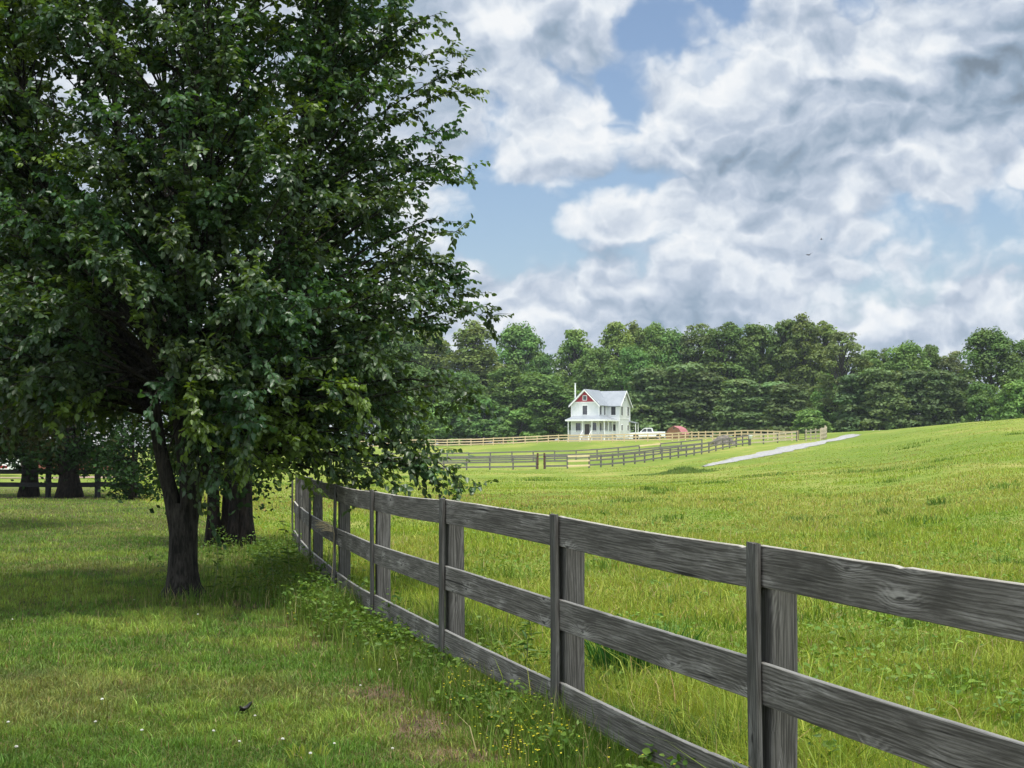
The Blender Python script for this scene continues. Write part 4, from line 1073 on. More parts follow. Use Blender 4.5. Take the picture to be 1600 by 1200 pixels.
TREES = [  # px, top py, width px, Y, kind, label
    (560, 500, 90, 300, 'round', 'dark woodland tree hidden behind the forked tree, far left of the woods'),
    (622, 522, 80, 305, 'round', 'woodland tree half hidden by the right edge of the forked tree'),
    (672, 507, 74, 308, 'tall', 'tall tree just clear of the forked tree, leftmost fully seen crown of the woods'),
    (740, 507, 84, 304, 'tall', 'tall pointed tree, second from the left in the woods'),
    (816, 516, 78, 325, 'round', 'light green tree with airy crown, left of the notch in the skyline'),
    (790, 572, 66, 288, 'tall', 'dark mid height tree in front of the airy crown left of the notch'),
    (846, 558, 56, 310, 'round', 'lower tree standing at the notch in the skyline left of the house'),
    (862, 588, 92, 284, 'round', 'dense round tree close behind the left side of the house'),
    (752, 622, 84, 281, 'shrub', 'bright green thicket at the foot of the second tall tree'),
    (815, 640, 60, 279, 'shrub', 'low dark thicket halfway between the house and the bright green thicket'),
    (690, 630, 70, 283, 'shrub', 'low dark thicket beside the right edge of the forked tree'),
    (640, 620, 80, 284, 'shrub', 'dark thicket showing between the forked tree\'s lowest right branches'),
    (720, 585, 60, 292, 'round', 'dark mid height tree in front of the second tall tree'),
    (660, 580, 64, 294, 'round', 'dark mid height tree in front of the leftmost tall tree'),
    (904, 519, 60, 318, 'tall', 'tall tree above the white chimney pipe of the house'),
    (934, 546, 66, 296, 'round', 'round crowned tree right behind the house\'s red gable'),
    (962, 505, 62, 318, 'tall', 'tall narrow tree rising behind the middle of the house roof'),
    (992, 509, 56, 322, 'tall', 'tall tree above the right end of the house roof'),
    (1018, 513, 56, 320, 'round', 'round topped tree above the white pickup, left of a dip in the skyline'),
    (986, 548, 62, 292, 'round', 'dark dense tree standing just over the right gable of the house'),
    (1052, 524, 66, 322, 'round', 'low topped tree in the dip of the skyline above the red roofed shed'),
    (1020, 576, 80, 284, 'pine', 'layered pine above the white pickup'),
    (1062, 568, 84, 286, 'pine', 'layered pine right above the red roofed shed'),
    (1093, 507, 62, 320, 'sparse', 'airy tree right of the skyline dip, sky showing through its top'),
    (1130, 504, 74, 312, 'tall', 'broad tall tree, second right of the skyline dip'),
    (1105, 584, 76, 285, 'pine', 'layered pine just right of the red roofed shed'),
    (1168, 511, 68, 316, 'tall', 'tall tree above the white bucket'),
    (1148, 592, 74, 281, 'pine', 'layered pine left above the white bucket'),
    (1192, 516, 60, 318, 'round', 'rounded tree between the bucket and the highest group of crowns'),
    (1190, 596, 78, 279, 'pine', 'layered pine right above the white bucket'),
    (1228, 501, 62, 312, 'tall', 'left tree of the highest group of crowns above the gate'),
    (1256, 497, 64, 308, 'tall', 'highest tree of the woods, straight above the dark gate'),
    (1286, 502, 60, 310, 'tall', 'right tree of the highest group of crowns above the gate'),
    (1232, 602, 74, 268, 'pine', 'layered pine standing left of the dark gate'),
    (1268, 640, 52, 255, 'shrub', 'small bush behind the gate and fence corner'),
    (1302, 590, 50, 285, 'round', 'dark tree behind the pale fence corner'),
    (1317, 519, 64, 275, 'sparse', 'thin open tree with dark bare trunk right of the highest crowns'),
    (1340, 585, 70, 262, 'pine', 'dark pine where the gravel track meets the skyline'),
    (1358, 549, 44, 280, 'tall', 'narrow tree behind the pine at the top of the gravel track'),
    (1378, 548, 34, 285, 'sparse', 'slender see-through tree left of the round dark crown'),
    (1414, 541, 66, 276, 'round', 'round dark crown midway along the hilltop on the right'),
    (1385, 575, 70, 258, 'pine', 'flat layered pine left in front of the round dark crown'),
    (1425, 580, 68, 262, 'pine', 'flat layered pine right in front of the round dark crown'),
    (1458, 539, 36, 290, 'tall', 'light yellow green narrow tree right of the round dark crown'),
    (1462, 578, 66, 258, 'pine', 'flat topped pine below the light yellow green tree'),
    (1492, 550, 44, 288, 'sparse', 'thin sparse tree beside bare twigs on the hilltop'),
    (1500, 586, 62, 262, 'pine', 'dark pine left of the large dark tree on the hilltop'),
    (1552, 522, 84, 266, 'round', 'large dark dense tree standing highest on the right hilltop'),
    (1606, 536, 70, 275, 'round', 'dark tree cut by the right edge of the photo'),
    (1534, 600, 56, 252, 'shrub', 'dark undergrowth tree below the large dark hilltop tree'),
    (1596, 596, 66, 232, 'shrub', 'bright green bush on the hilltop at the right edge'),
    (1650, 540, 80, 270, 'round', 'tree beyond the right edge of the hilltop row'),
]
def plant_woods():
    first = {}
    cnt = {}
    rr = random.Random(3)
    for (px, ty, wpx, Y, kind, label) in TREES:
        me_t, me_c, H, R = PROTO[kind][cnt.get(kind, 0) % len(PROTO[kind])]; cnt[kind] = cnt.get(kind, 0) + 1
        x, y = at(px, Y); z = h1(x, y) - .2
        top = 1.6 + (700 - ty) / F * Y
        sh = (top - z) / (H * (1.02 if kind != 'shrub' else 1.1)); sw = (wpx / F * Y / 2) / R * 1.18
        nm = {'pine': 'pine_tree', 'shrub': 'thicket'}.get(kind, 'woodland_tree')
        T = empty(nm, (x, y, z), rr.uniform(0, 6.28), label, {'pine': 'pine tree', 'shrub': 'bush'}.get(kind, 'tree'), 'trees at the edge of the woods')
        T.scale = (sw, sw, sh)
        for n_, me in (('trunk', me_t), ('crown', me_c)):
            o = bpy.data.objects.new(n_, me); COL.objects.link(o); o.parent = T
plant_woods()

def woodland_mass():
    """the closed wood behind the front trees"""
    r = np.random.default_rng(77); P, S, C = [], [], []
    for i in range(620):
        px = r.uniform(420, 1320) ; Y = r.uniform(318, 372); x, y = at(px, Y); z0 = h1(x, y)
        sky = np.interp(px, [420, 640, 740, 840, 870, 900, 1050, 1130, 1260, 1300, 1320], [560, 545, 545, 585, 590, 560, 560, 545, 540, 560, 600])
        zt = 1.6 + (700 - sky) / F * Y
        zc = z0 + (zt - z0) * r.random() ** .7; q = r.uniform(1.4, 2.6); n = 70
        d = norm(r.standard_normal((n, 3))); d[:, 2] = np.abs(d[:, 2]) * np.where(r.random(n) < .8, 1, -1)
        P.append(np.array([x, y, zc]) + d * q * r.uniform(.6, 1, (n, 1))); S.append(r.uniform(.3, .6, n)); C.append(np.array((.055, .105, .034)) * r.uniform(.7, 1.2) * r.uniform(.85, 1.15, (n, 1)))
    for i in range(260):                                                   # undergrowth along the edge
        px = r.uniform(420, 1330) if i % 3 else r.uniform(1330, 1750); Y = r.uniform(292, 322); x, y = at(px, Y); q = r.uniform(1.2, 2.2); n = 60
        d = norm(r.standard_normal((n, 3))); d[:, 2] = np.abs(d[:, 2])
        P.append(np.array([x, y, h1(x, y) + r.uniform(-.2, 1.6)]) + d * q * r.uniform(.6, 1, (n, 1))); S.append(r.uniform(.3, .5, n)); C.append(np.array((.07, .135, .036)) * r.uniform(.7, 1.2) * r.uniform(.85, 1.15, (n, 1)))
    P = np.concatenate(P)
    o = link('woodland', clump_mesh('woodland', P, r.standard_normal((len(P), 3)) + [0, -.4, .8], np.concatenate(S), np.concatenate(C), r), None, M['far_leaf'])
    tag(o, 'closed green wood filling the gaps behind the front row of trees', 'woods', kind='stuff')
woodland_mass()

# ------------------------------------------------------------------ grass
def blades_mesh(name, X, Y, Hh, Wd, C, seed, lean=.35, zoff=0.0):
    r = np.random.default_rng(seed); n = len(X); Z = hz(X, Y) + zoff
    th = r.uniform(0, 2 * PI, n); ph = r.uniform(0, 2 * PI, n)
    w = np.stack((np.cos(th), np.sin(th), np.zeros(n)), 1) * (Wd / 2)[:, None]
    ln = (Hh * np.abs(r.normal(0, lean, n)))[:, None]
    ld = np.stack((np.cos(ph), np.sin(ph), np.zeros(n)), 1) * ln
    up = np.array([0, 0, 1.0]) * Hh[:, None]
    base = np.stack((X, Y, Z - .01), 1)
    mid = base + up * .58 + ld * .32; tip = base + up * (1 - .25 * np.minimum(1, (ln / Hh[:, None]) ** 2)) + ld
    V = np.stack((base - w, base + w, mid - w * .8, mid + w * .8, tip), 1).reshape(-1, 3)
    b = np.arange(n)[:, None] * 5
    Q = b + np.array([[0, 1, 3, 2]]); T = b + np.array([[2, 3, 4]])
    # the foot of a blade is paler straw-green, its tip fresh
    Cv = np.repeat(C[:, None, :], 5, 1).reshape(-1, 3)
    return np_mesh(name, V, [Q, T], Cv)

def pick(n, y0, y1, power, margin=1.2, r=None):
    u = r.random(n)
    k = 1 - power
    Y = (y0 ** k + u * (y1 ** k - y0 ** k)) ** (1 / k)
    X = (r.random(n) * 2 - 1) * (.36 * Y + margin)
    return X, Y

def lerp3(t, a, b): return np.asarray(a)[None] * (1 - t[:, None]) + np.asarray(b)[None] * t[:, None]
def ss(x, a, b):
    t = np.clip((x - a) / (b - a), 0, 1); return t * t * (3 - 2 * t)

def lawn():
    r = np.random.default_rng(41)
    X, Y = pick(780000, 5.6, 62, 1.55, 1.2, r)
    k = side(X, Y) < -.02 + r.normal(0, .05, len(X))
    dm = dirt(X, Y)
    k &= r.random(len(X)) > dm * .6
    k &= ~((X + 3.57) ** 2 + (Y - 16) ** 2 < .045)
    X, Y, dm = X[k], Y[k], dm[k]
    n = len(X)
    p = vnoise(X, Y, .9, 3) * .5 + vnoise(X, Y, 2.7, 4) * .3 + vnoise(X, Y, 7, 5) * .2
    q = vnoise(X, Y, .5, 6) * .6 + vnoise(X, Y, 1.9, 7) * .4
    C = lerp3(ss(p, .35, .65), (.108, .205, .030), (.210, .300, .050))
    C = C * (1 - .5 * ss(q, .55, .75)[:, None]) + np.array([.215, .215, .075]) * (.5 * ss(q, .55, .75)[:, None])
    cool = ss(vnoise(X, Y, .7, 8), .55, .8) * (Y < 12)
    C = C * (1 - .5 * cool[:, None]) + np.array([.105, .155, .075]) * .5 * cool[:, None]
    dry = (r.random(n) < .06 + .5 * np.clip(dm, 0, 1))
    C[dry] = np.array([.27, .215, .105]) * r.uniform(.6, 1.2, (dry.sum(), 1))
    C = C * r.uniform(.62, 1.42, (n, 1)); C[:, 0] *= r.uniform(.85, 1.2, n)
    tuft = ss(vnoise(X, Y, 6.5, 33) * .7 + vnoise(X, Y, 15, 34) * .3, .45, .75)
    C = C * (.82 + .36 * tuft[:, None])
    Hh = (.024 + .026 * p + .034 * tuft + .014 * r.random(n)) * np.where(r.random(n) < .05, 1.6, 1) * (1 - .4 * dm)
    Wd = (.0028 + .00036 * Y) * r.uniform(.7, 1.3, n)
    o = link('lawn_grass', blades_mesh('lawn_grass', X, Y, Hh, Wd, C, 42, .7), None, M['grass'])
    tag(o, 'short mown grass of the lawn left of the board fence', 'grass', kind='stuff'); print('lawn', n)
lawn()

def field():
    r = np.random.default_rng(51)
    X, Y = pick(900000, 4.2, 140, 1.45, 1.2, r)
    k = side(X, Y) > .02 + r.normal(0, .05, len(X))
    X, Y = X[k], Y[k]; n = len(X)
    p = vnoise(X, Y, .55, 13) * .5 + vnoise(X, Y, 1.7, 14) * .3 + vnoise(X, Y, 5, 15) * .2
    q = vnoise(X, Y * .5, .13, 16) * .60 + vnoise(X, Y * .6, .6, 17) * .40
    C = lerp3(ss(p, .32, .66), (.140, .240, .020), (.265, .350, .040))
    w = .7 * ss(q, .48, .70)[:, None] * np.clip((Y - 5) / 25, .25, 1)[:, None]
    C = C * (1 - w) + np.array([.31, .325, .075]) * w
    dry = r.random(n) < .035 + .06 * ss(q, .45, .7)
    C[dry] = np.array([.36, .29, .13]) * r.uniform(.7, 1.2, (dry.sum(), 1))
    red = (r.random(n) < .22) & (np.abs(Y - 46) < 9) & (X < 2)
    C[red] = np.array([.26, .17, .07])
    C = C * r.uniform(.72, 1.3, (n, 1)); C[:, 0] *= r.uniform(.85, 1.18, n)
    Hh = (.035 + .13 * ss(p, .25, .75) * (r.random(n) * .8 + .35)) * np.where(r.random(n) < .03, 1.9, 1) * np.clip(1.15 - Y / 160, .5, 1)
    nt_ = 260; ty = (5.5 ** -.3 + r.random(nt_) * (110 ** -.3 - 5.5 ** -.3)) ** (-1 / .3); tx = (r.random(nt_) * 2 - 1) * (.36 * ty + 1.2)
    okk = side(tx, ty) > .3; tx, ty = tx[okk], ty[okk]; m = 90
    rad = r.uniform(.06, .22, len(tx)) * (1 + ty * .03)
    TX = np.repeat(tx, m) + r.normal(0, 1, len(tx) * m) * np.repeat(rad, m); TY = np.repeat(ty, m) + r.normal(0, 1, len(tx) * m) * np.repeat(rad, m)
    TH = np.repeat(r.uniform(.10, .26, len(tx)), m) * r.uniform(.4, 1.1, len(TX)); TC = np.repeat(lerp3(r.random(len(tx)), (.060, .135, .014), (.15, .24, .03)), m, 0) * r.uniform(.75, 1.25, (len(TX), 1))
    X = np.concatenate((X, TX)); Y = np.concatenate((Y, TY)); Hh = np.concatenate((Hh, TH)); C = np.concatenate((C, TC)); n = len(X)
    Hh = Hh * (1 + .9 * ss(vnoise(X, Y, .9, 29), .55, .8) * np.clip((17 - Y) / 5, 0, 1))
    Wd = (.0034 + .00042 * Y) * r.uniform(.7, 1.3, n)
    o = link('field_grass', blades_mesh('field_grass', X, Y, Hh, Wd, C, 52, .75), None, M['grass'])
    # clover and dock among the grass
    m = 60000; x, y = pick(m, 4.2, 45, 1.7, 1.2, r); kk = (side(x, y) > .1) & (vnoise(x, y, 1.1, 23) * .6 + vnoise(x, y, 3.3, 24) * .4 > .50); x, y = x[kk], y[kk]; m = len(x)
    z = hz(x, y) + r.uniform(.02, .13, m); D = r.normal(0, 1, (m, 3)); D[:, 2] = D[:, 2] * .35 + .1; L = r.uniform(.02, .055, m) * (1 + y * .02)
    w_ = link('pasture_weeds', leaves_mesh('pasture_weeds', np.stack((x, y, z), 1), D, r.normal(0, .4, (m, 3)) + [0, 0, 1], L, L * r.uniform(.35, .75, m), lerp3(r.random(m), (.075, .17, .02), (.19, .29, .045)) * r.uniform(.75, 1.25, (m, 1)), .12, .15), None, M['weed'])
    tag(w_, 'clover and broad weeds scattered through the pasture grass', 'weeds', kind='stuff')
    tag(o, 'bright uncut grass of the pasture beyond the board fence', 'grass', kind='stuff'); print('field', n)
field()

def fence_weeds():
    r = np.random.default_rng(61)
    fx = np.array([p[0] for p in FP]); fy = np.array([p[1] for p in FP])
    def along(n, y0, y1, off, spread, skew=1.0):
        Y = r.uniform(y0, y1, n); X = np.interp(Y, fy, fx) + off + r.normal(0, spread, n); return X, Y
    # grass left long under the boards
    Xs, Ys, Hs = [], [], []
    for (n, y0, y1, off, sp, h) in ((26000, 4.2, 12.5, -.12, .16, .17), (22000, 4.2, 14, .25, .3, .22), (9000, 12, 23.5, -.2, .25, .23), (2200, 15, 25, -.9, .5, .15), (1600, 14.8, 17, -1.4, .6, .13)):
        X, Y = along(n, y0, y1, off, sp); Xs.append(X); Ys.append(Y); Hs.append(h * r.uniform(.35, 1.25, n) * (.5 + vnoise(X, Y, 1.6, 9)))
    X, Y, Hh = map(np.concatenate, (Xs, Ys, Hs)); n = len(X)
    C = lerp3(vnoise(X, Y, 2.5, 21), (.070, .150, .016), (.165, .23, .035)); C[r.random(n) < .1] = (.30, .26, .12); C *= r.uniform(.7, 1.3, (n, 1))
    o = link('long_grass', blades_mesh('long_grass', X, Y, Hh, (.0035 + .0003 * Y) * r.uniform(.7, 1.3, n), C, 62, .42), None, M['grass'])
    tag(o, 'long unmown grass growing up along the foot of the board fence', 'grass', kind='stuff')
    # broad leaved weeds
    Ps, Hs = [], []
    for (k, y0, y1, off, sp, h, m) in ((90, 6.0, 12.5, -.13, .13, .20, 42), (105, 12, 23, -.28, .26, .32, 46), (60, 5, 12, .35, .3, .22, 40), (22, 15.5, 24, -1.0, .45, .32, 40)):
        X, Y = along(k, y0, y1, off, sp)
        for x, y in zip(X, Y):
            hh = h * r.uniform(.5, 1.25) * (.6 + .8 * float(vnoise(x, y, 1.1, 31)))
            q = r.random((m, 1)) ** .8
            pr = np.concatenate((r.normal(0, .07 + .03 * hh, (m, 2)) * (1.2 - .5 * q), q * hh), 1)
            pr[:, 0] += x; pr[:, 1] += y; pr[:, 2] += h1(x, y); Ps.append(pr)
    P = np.concatenate(Ps); n = len(P)
    D = r.normal(0, 1, (n, 3)); D[:, 2] = D[:, 2] * .4 + .15
    C = lerp3(r.random(n), (.050, .120, .016), (.135, .22, .030)) * r.uniform(.75, 1.25, (n, 1)); L = r.uniform(.022, .055, n)
    o = link('fence_weeds', leaves_mesh('fence_weeds', P, D, r.normal(0, .5, (n, 3)) + [0, 0, 1], L, L * r.uniform(.4, .7, n), C, .15, .15), None, M['weed'])
    tag(o, 'broad leaved green weeds crowding the foot of the board fence', 'weeds', kind='stuff')
    # tiny yellow flowers
    Pf = []
    for (k, cx, cy, sx, sy) in ((210, .12, 7.7, .15, .45), (150, .72, 6.3, .2, .4), (150, 1.50, 6.3, .3, .6), (90, -.25, 9.2, .12, .6), (60, -.8, 11.2, .2, .6), (45, -1.7, 14.4, .25, .8), (60, 1.2, 8.0, .5, 1.0)):
        x = r.normal(cx, sx, k); y = r.normal(cy, sy, k); Pf.append(np.stack((x, y, hz(x, y) + r.uniform(.08, .24, k)), 1))
    P0 = np.concatenate(Pf); n = len(P0); V = []; fc = []
    dirs = np.array([[math.cos(a), math.sin(a), .35] for a in np.linspace(0, 2 * PI, 5, endpoint=False)])
    P = np.repeat(P0, 5, 0); D = np.tile(dirs, (n, 1)) + np.repeat(r.normal(0, .3, (n, 3)), 5, 0); L = np.repeat(r.uniform(.0055, .009, n), 5)
    o = link('yellow_wildflowers', leaves_mesh('yellow_wildflowers', P, D, np.tile([0, 0, 1.0], (n * 5, 1)), L, L * .8, np.tile([.70, .64, .05], (n * 5, 1)), .1, -.1), None, M['weed'])
    tag(o, 'tiny yellow wildflowers sprinkled below the near board fence', 'wildflowers', kind='stuff')
fence_weeds()

def clump(name, label, x, y, n, h, spread, cols, seed, w=.008, lean=.5, cat='plant'):
    r = np.random.default_rng(seed)
    a = r.uniform(0, 2 * PI, n); rad = spread * np.sqrt(r.random(n))
    X = rad * np.cos(a); Y = rad * np.sin(a) * .7
    V, Q, C = [], [], []
    z0 = h1(x, y)
    for i in range(n):
        H_ = h * r.uniform(.55, 1.1); th = r.uniform(0, PI); wv = np.array([math.cos(th), math.sin(th), 0]) * w * r.uniform(.6, 1.1) / 2
        out = np.array([X[i], Y[i], 0]) * 1.5 / max(spread, .01) * .35 + np.append(r.normal(0, .25, 2), 0); out *= lean * H_
        b = len(V); zb = float(hz(np.array([x + X[i]]), np.array([y + Y[i]]))[0]) - z0
        for k, t in enumerate((0, .35, .7, 1.0)):
            c = np.array([X[i], Y[i], zb - .01]) + out * t * t + np.array([0, 0, H_ * (t - .22 * t * t * t)])
            ww = wv * (1, .95, .7, .05)[k]; V += [c - ww, c + ww]
        for k in range(3): Q.append((b + 2 * k, b + 2 * k + 1, b + 2 * k + 3, b + 2 * k + 2))
        cc = np.array(cols[0]) + (np.array(cols[1]) - np.array(cols[0])) * r.random(); C += [cc * r.uniform(.8, 1.2)] * 8
    o = link(name, np_mesh(name, np.array(V), [np.array(Q)], np.array(C)), None, M['grass']); o.location = (x, y, z0)
    return tag(o, label, cat)
def gx(px, py): Y = 1.6 * F / (py - 700); return at(px, Y)
clump('leafy_clump', 'dark green strap leaved clump in the pasture behind the near fence', *gx(1005, 1066), 460, .48, .36, ((.022, .095, .014), (.070, .18, .028)), 71, .014, .5)
clump('grass_tuft', 'yellow green grass tuft on the lawn near the bottom edge', *gx(485, 1180), 46, .13, .10, ((.20, .27, .03), (.28, .33, .05)), 72, .009, .6)
clump('grass_tuft', 'smaller yellow green tuft up left of the bottom edge tuft', *gx(420, 1165), 20, .09, .06, ((.16, .24, .03), (.24, .30, .05)), 73, .008, .6)
clump('grass_tuft', 'bright yellow green tall grass right of the nearest pale post face', 1.62, 7.6, 120, .30, .30, ((.18, .27, .03), (.30, .36, .05)), 74, .008, .5)
def weed_patch():
    r = np.random.default_rng(75); x0, y0 = at(1056, 104); n = 2600
    X = x0 + r.normal(0, 1.25, n); Y = y0 + r.normal(0, 1.6, n)
    hh = .42 * np.exp(-((X - x0 - .5) / 1.3) ** 2 - ((Y - y0) / 2.2) ** 2) * (.4 + vnoise(X, Y, 1.3, 5)) + .12
    o = link('weed_patch', blades_mesh('weed_patch', X, Y, hh * r.uniform(.5, 1.1, n), np.full(n, .06), lerp3(vnoise(X, Y, 1.0, 6), (.085, .18, .03), (.20, .27, .07)) * r.uniform(.7, 1.3, (n, 1)), 75, .5), None, M['grass'])
    tag(o, 'darker patch of tall weeds in the pasture below the gravel track', 'weeds')
weed_patch()
clump('grass_tuft', 'broad leaved green tuft in the lawn corner at bottom left', *gx(30, 1190), 40, .12, .16, ((.06, .14, .02), (.13, .22, .04)), 76, .014, .6)

def weed_plant(label, x, y, h, seed, nl=22, seedhead=False):
    r = np.random.default_rng(seed); z = h1(x, y); T = empty('tall_weed', (x, y, z), 0, label, 'weed', 'tall weeds by the trunk and fence')
    top = np.array([r.normal(0, .06), r.normal(0, .06), h]); u = np.linspace(0, 1, 6)[:, None]; C = top * u + np.array([.04, .0, 0]) * np.sin(u * 3)
    MB().tube(C.tolist(), np.linspace(.006, .002, 6).tolist(), 5).build('stem', m_plain('weed_stem', (.10, .16, .04), (.14, .15, .05), .7, 8), T)
    g = r.uniform(.15, 1, nl); P = np.stack([np.interp(g, u[:, 0], C[:, i]) for i in range(3)], 1); D = r.normal(0, 1, (nl, 3)); D[:, 2] = np.abs(D[:, 2]) * .4
    L = r.uniform(.06, .13, nl) * (1.15 - .6 * g)
    link('foliage', leaves_mesh('foliage', P, D, np.tile([0, 0, 1.0], (nl, 1)) + r.normal(0, .3, (nl, 3)), L, L * r.uniform(.22, .4, nl), lerp3(r.random(nl), (.05, .12, .02), (.14, .22, .03)), .15, .3), T, M['weed'])
weed_plant('tall thin weed right against the forked trunk', -3.22, 15.85, .72, 81, 26)
weed_plant('shorter leafy weed just right of the forked trunk', -3.02, 15.6, .42, 82, 18)
weed_plant('tall weed midway between the forked trunk and the fence', -2.62, 16.2, .62, 83, 24)
weed_plant('leafy upright weed close left of the far fence end', -2.55, 16.9, .85, 84, 34)
weed_plant('bushy weed right beneath the far fence posts', -2.15, 15.4, .55, 85, 30)
weed_plant('broad weed in the pasture behind the third near batten', .15, 11.6, .45, 86, 26)
weed_plant('dark weed in the pasture left of the second near batten', .05, 10.0, .38, 87, 30)

def stalk():
    p = Vector((*FP[6], 0)); T = empty('dry_grass_stalk', (p.x - .12, p.y - .1, h1(p.x, p.y)), 0, 'dry straw coloured seed head leaning on the fence boards', 'grass stalk')
    straw = m_plain('straw', (.55, .45, .25), (.42, .34, .18), .8, 12)
    pts = [(.06, -.02, 0), (.09, -.02, .45), (.10, -.02, .72), (.08, -.03, .84), (.0, -.03, .9)]
    MB().tube(pts, [.004, .003, .003, .003, .002], 4).build('stem', straw, T)
    m = MB()
    rr = random.Random(4)
    for k in range(16):
        t = k / 15; b = Vector((.085 - .02 * t, -.02, .74 + .10 * t)); e = Vector((-.10 - rr.uniform(0, .08), rr.uniform(-.03, .03), rr.uniform(-.02, .045)))
        m.tube([b, b + e * .5 + Vector((0, 0, .015)), b + e], [.002, .0035, .001], 4)
    m.build('seed_head', straw, T)
stalk()

def clover():
    r = np.random.default_rng(91)
    m = MB(); 
    for i in range(34):
        d = Vector(norm(np.array([r.normal(), r.normal(), abs(r.normal()) + .2]))); m.tube([d * .003, d * .009], [.0022, .0012], 4)
    wm = m_plain('clover_white', (.72, .72, .66), (.62, .60, .52), .8, 30)
    hd = m.mesh('flower_head'); hd.materials.append(wm)
    st = MB().tube([(0, 0, -.06), (0, 0, 0)], .0014, 4).mesh('stem'); st.materials.append(m_plain('clover_stem', (.10, .17, .04), None, .7, 9))
    spots = [(155, 1137), (227, 1150), (445, 1165), (525, 1172), (488, 1187), (20, 1137), (33, 1173), (213, 942), (312, 966), (573, 1005), (508, 990), (338, 1152), (402, 1130), (565, 1085), (378, 1168), (615, 1180), (700, 1090), (595, 1060), (165, 1104), (24, 972)]
    for px, py in spots:
        x, y = gx(px, py); T = empty('clover_flower', (x, y, h1(x, y) + .055), r.uniform(0, 6), 'small white clover flower dotted in the mown lawn', 'flower', 'white clover flowers in the lawn')
        s = r.uniform(.8, 1.2); T.scale = (s, s, s)
        for n_, me in (('flower_head', hd), ('stem', st)):
            o = bpy.data.objects.new(n_, me); COL.objects.link(o); o.parent = T
clover()

def dead_leaf():
    x, y = gx(387, 1116); r = np.random.default_rng(3)
    V, Q = [], []
    for i in range(7):
        for j in range(5):
            u, v = i / 6, j / 4 - .5; w = math.sin(PI * (u * .92 + .04)) * .032
            V.append((u * .075 - .037, v * 2 * w, .035 + .03 * u + .028 * abs(v) * 1.6 - .02 * math.sin(u * 3) + r.normal(0, .002)))
    for i in range(6):
        for j in range(4): Q.append((i * 5 + j, i * 5 + j + 1, i * 5 + j + 6, i * 5 + j + 5))
    T = empty('dead_leaf', (x, y, h1(x, y)), .4, 'black curled dead leaf lying alone on the lawn', 'leaf')
    link('blade', np_mesh('blade', np.array(V), [np.array(Q)], smooth=True), T, m_plain('blackened_leaf', (.008, .008, .008), (.016, .013, .012), .5, 20))
    MB().tube([(-.037, 0, .035), (-.06, .005, .02), (-.08, .0, .022)], [.002, .002, .0015], 5).build('stalk', m_plain('leaf_stalk', (.03, .02, .02), None, .7, 8), T)
dead_leaf()

# ------------------------------------------------------------------ far left: barn, trailer; birds in the sky
def far_left():
    x, y = at(40, 118); S = empty('red_barn', (x, y, h1(x, y) - .1), math.radians(4), 'long low rust red barn seen between the two stout cedar trunks', 'barn')
    rw = m_plain('rust_red_boards', (.30, .095, .055), (.20, .07, .045), .8, 1.2)
    MB().box(-3.2, 6.2, 0, 5, 0, 2.3).build('wall', rw, S)
    r = MB(); r.slab([(-3.5, -.4, 2.2), (6.5, -.4, 2.2), (6.5, 2.5, 3.5), (-3.5, 2.5, 3.5)], .12); r.slab([(6.5, 5.4, 2.2), (-3.5, 5.4, 2.2), (-3.5, 2.5, 3.5), (6.5, 2.5, 3.5)], .12); r.build('roof', m_plain('grey_barn_roof', (.30, .30, .30), (.22, .22, .22), .6, 1), S)
    d = MB().box(-1.3, .5, -.06, -.005, .05, 2.05); D = d.build('door', m_plain('barn_door', (.06, .045, .04), (.09, .06, .05), .8, 2), S); MB().box(.3, .36, -.12, -.06, .9, 1.1).build('handle', M['dark_metal'], D)
    for u in (2.4, 4.4):
        f = MB(); f.box(u - .5, u + .5, -.05, -.004, 1.0, 1.08); f.box(u - .5, u + .5, -.05, -.004, 1.8, 1.88); f.box(u - .5, u - .42, -.05, -.004, 1.08, 1.8); f.box(u + .42, u + .5, -.05, -.004, 1.08, 1.8)
        w_ = f.build('window', M['trim'], S); MB().box(u - .42, u + .42, -.03, -.004, 1.08, 1.8).build('pane', M['glass'], w_)
    x, y = at(-8, 100); T = empty('horse_trailer', (x, y, h1(x, y)), math.radians(-8), 'white trailer with red stripe cut by the left edge', 'trailer')
    MB().box(-1.6, 1.5, -.9, .9, .45, 2.0, .12).build('body', M['trim'], T)
    MB().box(-1.5, 1.4, -.912, -.9, .55, .72).build('stripe', m_plain('red_stripe', (.4, .03, .03), None, .5, 2), T)
    MB().box(-.5, 1.1, -.915, -.9, 1.25, 1.75).build('window', M['glass'], T)
    for s_ in (-.5, .35):
        W_ = MB().tube([(s_, -.98, .35), (s_, -.80, .35)], .34, 16).build('wheel', m_plain('trailer_tyre', (.02, .02, .02), None, .8, 3), T)
        MB().tube([(s_, -.99, .35), (s_, -.95, .35)], .2, 12).build('rim', M['trim'], W_)
far_left()

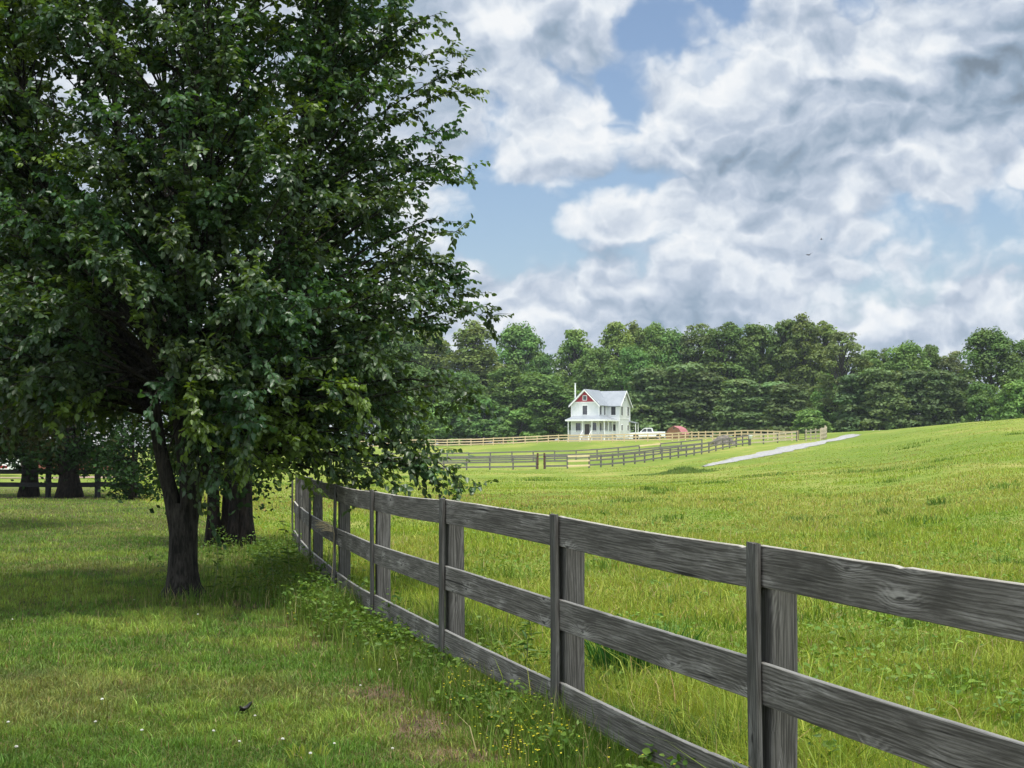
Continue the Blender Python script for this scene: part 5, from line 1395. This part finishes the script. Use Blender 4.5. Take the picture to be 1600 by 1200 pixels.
def bird(px, py, Y, span, roll, yaw, label, seed):
    x, y = at(px, Y); z = 1.6 + (700 - py) / F * Y
    V, Q = [], []
    # body: spindle along local y, continuous with both wings (local x)
    st = [(-.55, .01, 0), (-.42, .05, 0), (-.2, .085, 0), (.05, .095, 0), (.25, .07, 0), (.36, .045, .02), (.46, .012, .01)]
    n = 8
    for (yy, rr, dz) in st:
        for k in range(n): a = 2 * PI * k / n; V.append((rr * math.cos(a), yy, dz + rr * .8 * math.sin(a)))
    for i in range(len(st) - 1):
        for k in range(n): Q.append((i * n + k, (i + 1) * n + k, (i + 1) * n + (k + 1) % n, i * n + (k + 1) % n))
    for s_ in (-1, 1):
        b = len(V)
        ws = [(.05, -.18, .22, 0), (.3, -.22, .24, .09), (.6, -.2, .16, .20), (.85, -.17, .04, .27), (1.0, -.14, -.10, .30)]
        for (u, y0, y1, dz) in ws:
            X = s_ * u * span / 2
            V += [(X, y0, dz * span / 2 + .012), (X, y1, dz * span / 2 + .02), (X, y1, dz * span / 2 - .012), (X, y0, dz * span / 2 - .004)]
        for i in range(len(ws) - 1):
            for k in range(4): Q.append((b + i * 4 + k, b + i * 4 + (k + 1) % 4, b + (i + 1) * 4 + (k + 1) % 4, b + (i + 1) * 4 + k))
        Q.append(tuple(b + 16 + k for k in range(4)))
    b = len(V); V += [(-.1, -.75, .01), (.1, -.75, .01), (.04, -.4, .02), (-.04, -.4, .02)]; Q.append((b, b + 1, b + 2, b + 3))
    me = bpy.data.meshes.new('bird'); me.from_pydata(V, [], Q); me.update()
    o = link('bird', me, None, m_plain('dark_plumage', (.03, .026, .024), (.05, .04, .036), .8, 8)); o.location = (x, y, z); o.rotation_euler = (math.radians(-14), roll, yaw)
    tag(o, label, 'bird', 'birds soaring in the sky')
bird(1267, 397, 290, 1.5, math.radians(-18), math.radians(15), 'larger dark bird soaring with raised wings over the woods', 1)
bird(1286, 373, 480, 1.5, math.radians(12), math.radians(75), 'tiny more distant bird up right of the larger one', 2)

# ------------------------------------------------------------------ the air of a humid summer day
def haze():
    m = bpy.data.materials.new('humid_air'); m.use_nodes = True; nt = m.node_tree; nt.nodes.clear()
    out = N(nt, 'ShaderNodeOutputMaterial'); v = N(nt, 'ShaderNodeVolumePrincipled')
    v.inputs['Color'].default_value = (.80, .90, 1.0, 1); v.inputs['Density'].default_value = .00011
    nt.links.new(v.outputs[0], out.inputs['Volume'])
    MB().box(-2300, 2300, -140, 2600, -1.8, 60).build('haze', m)['kind'] = 'stuff'
haze()
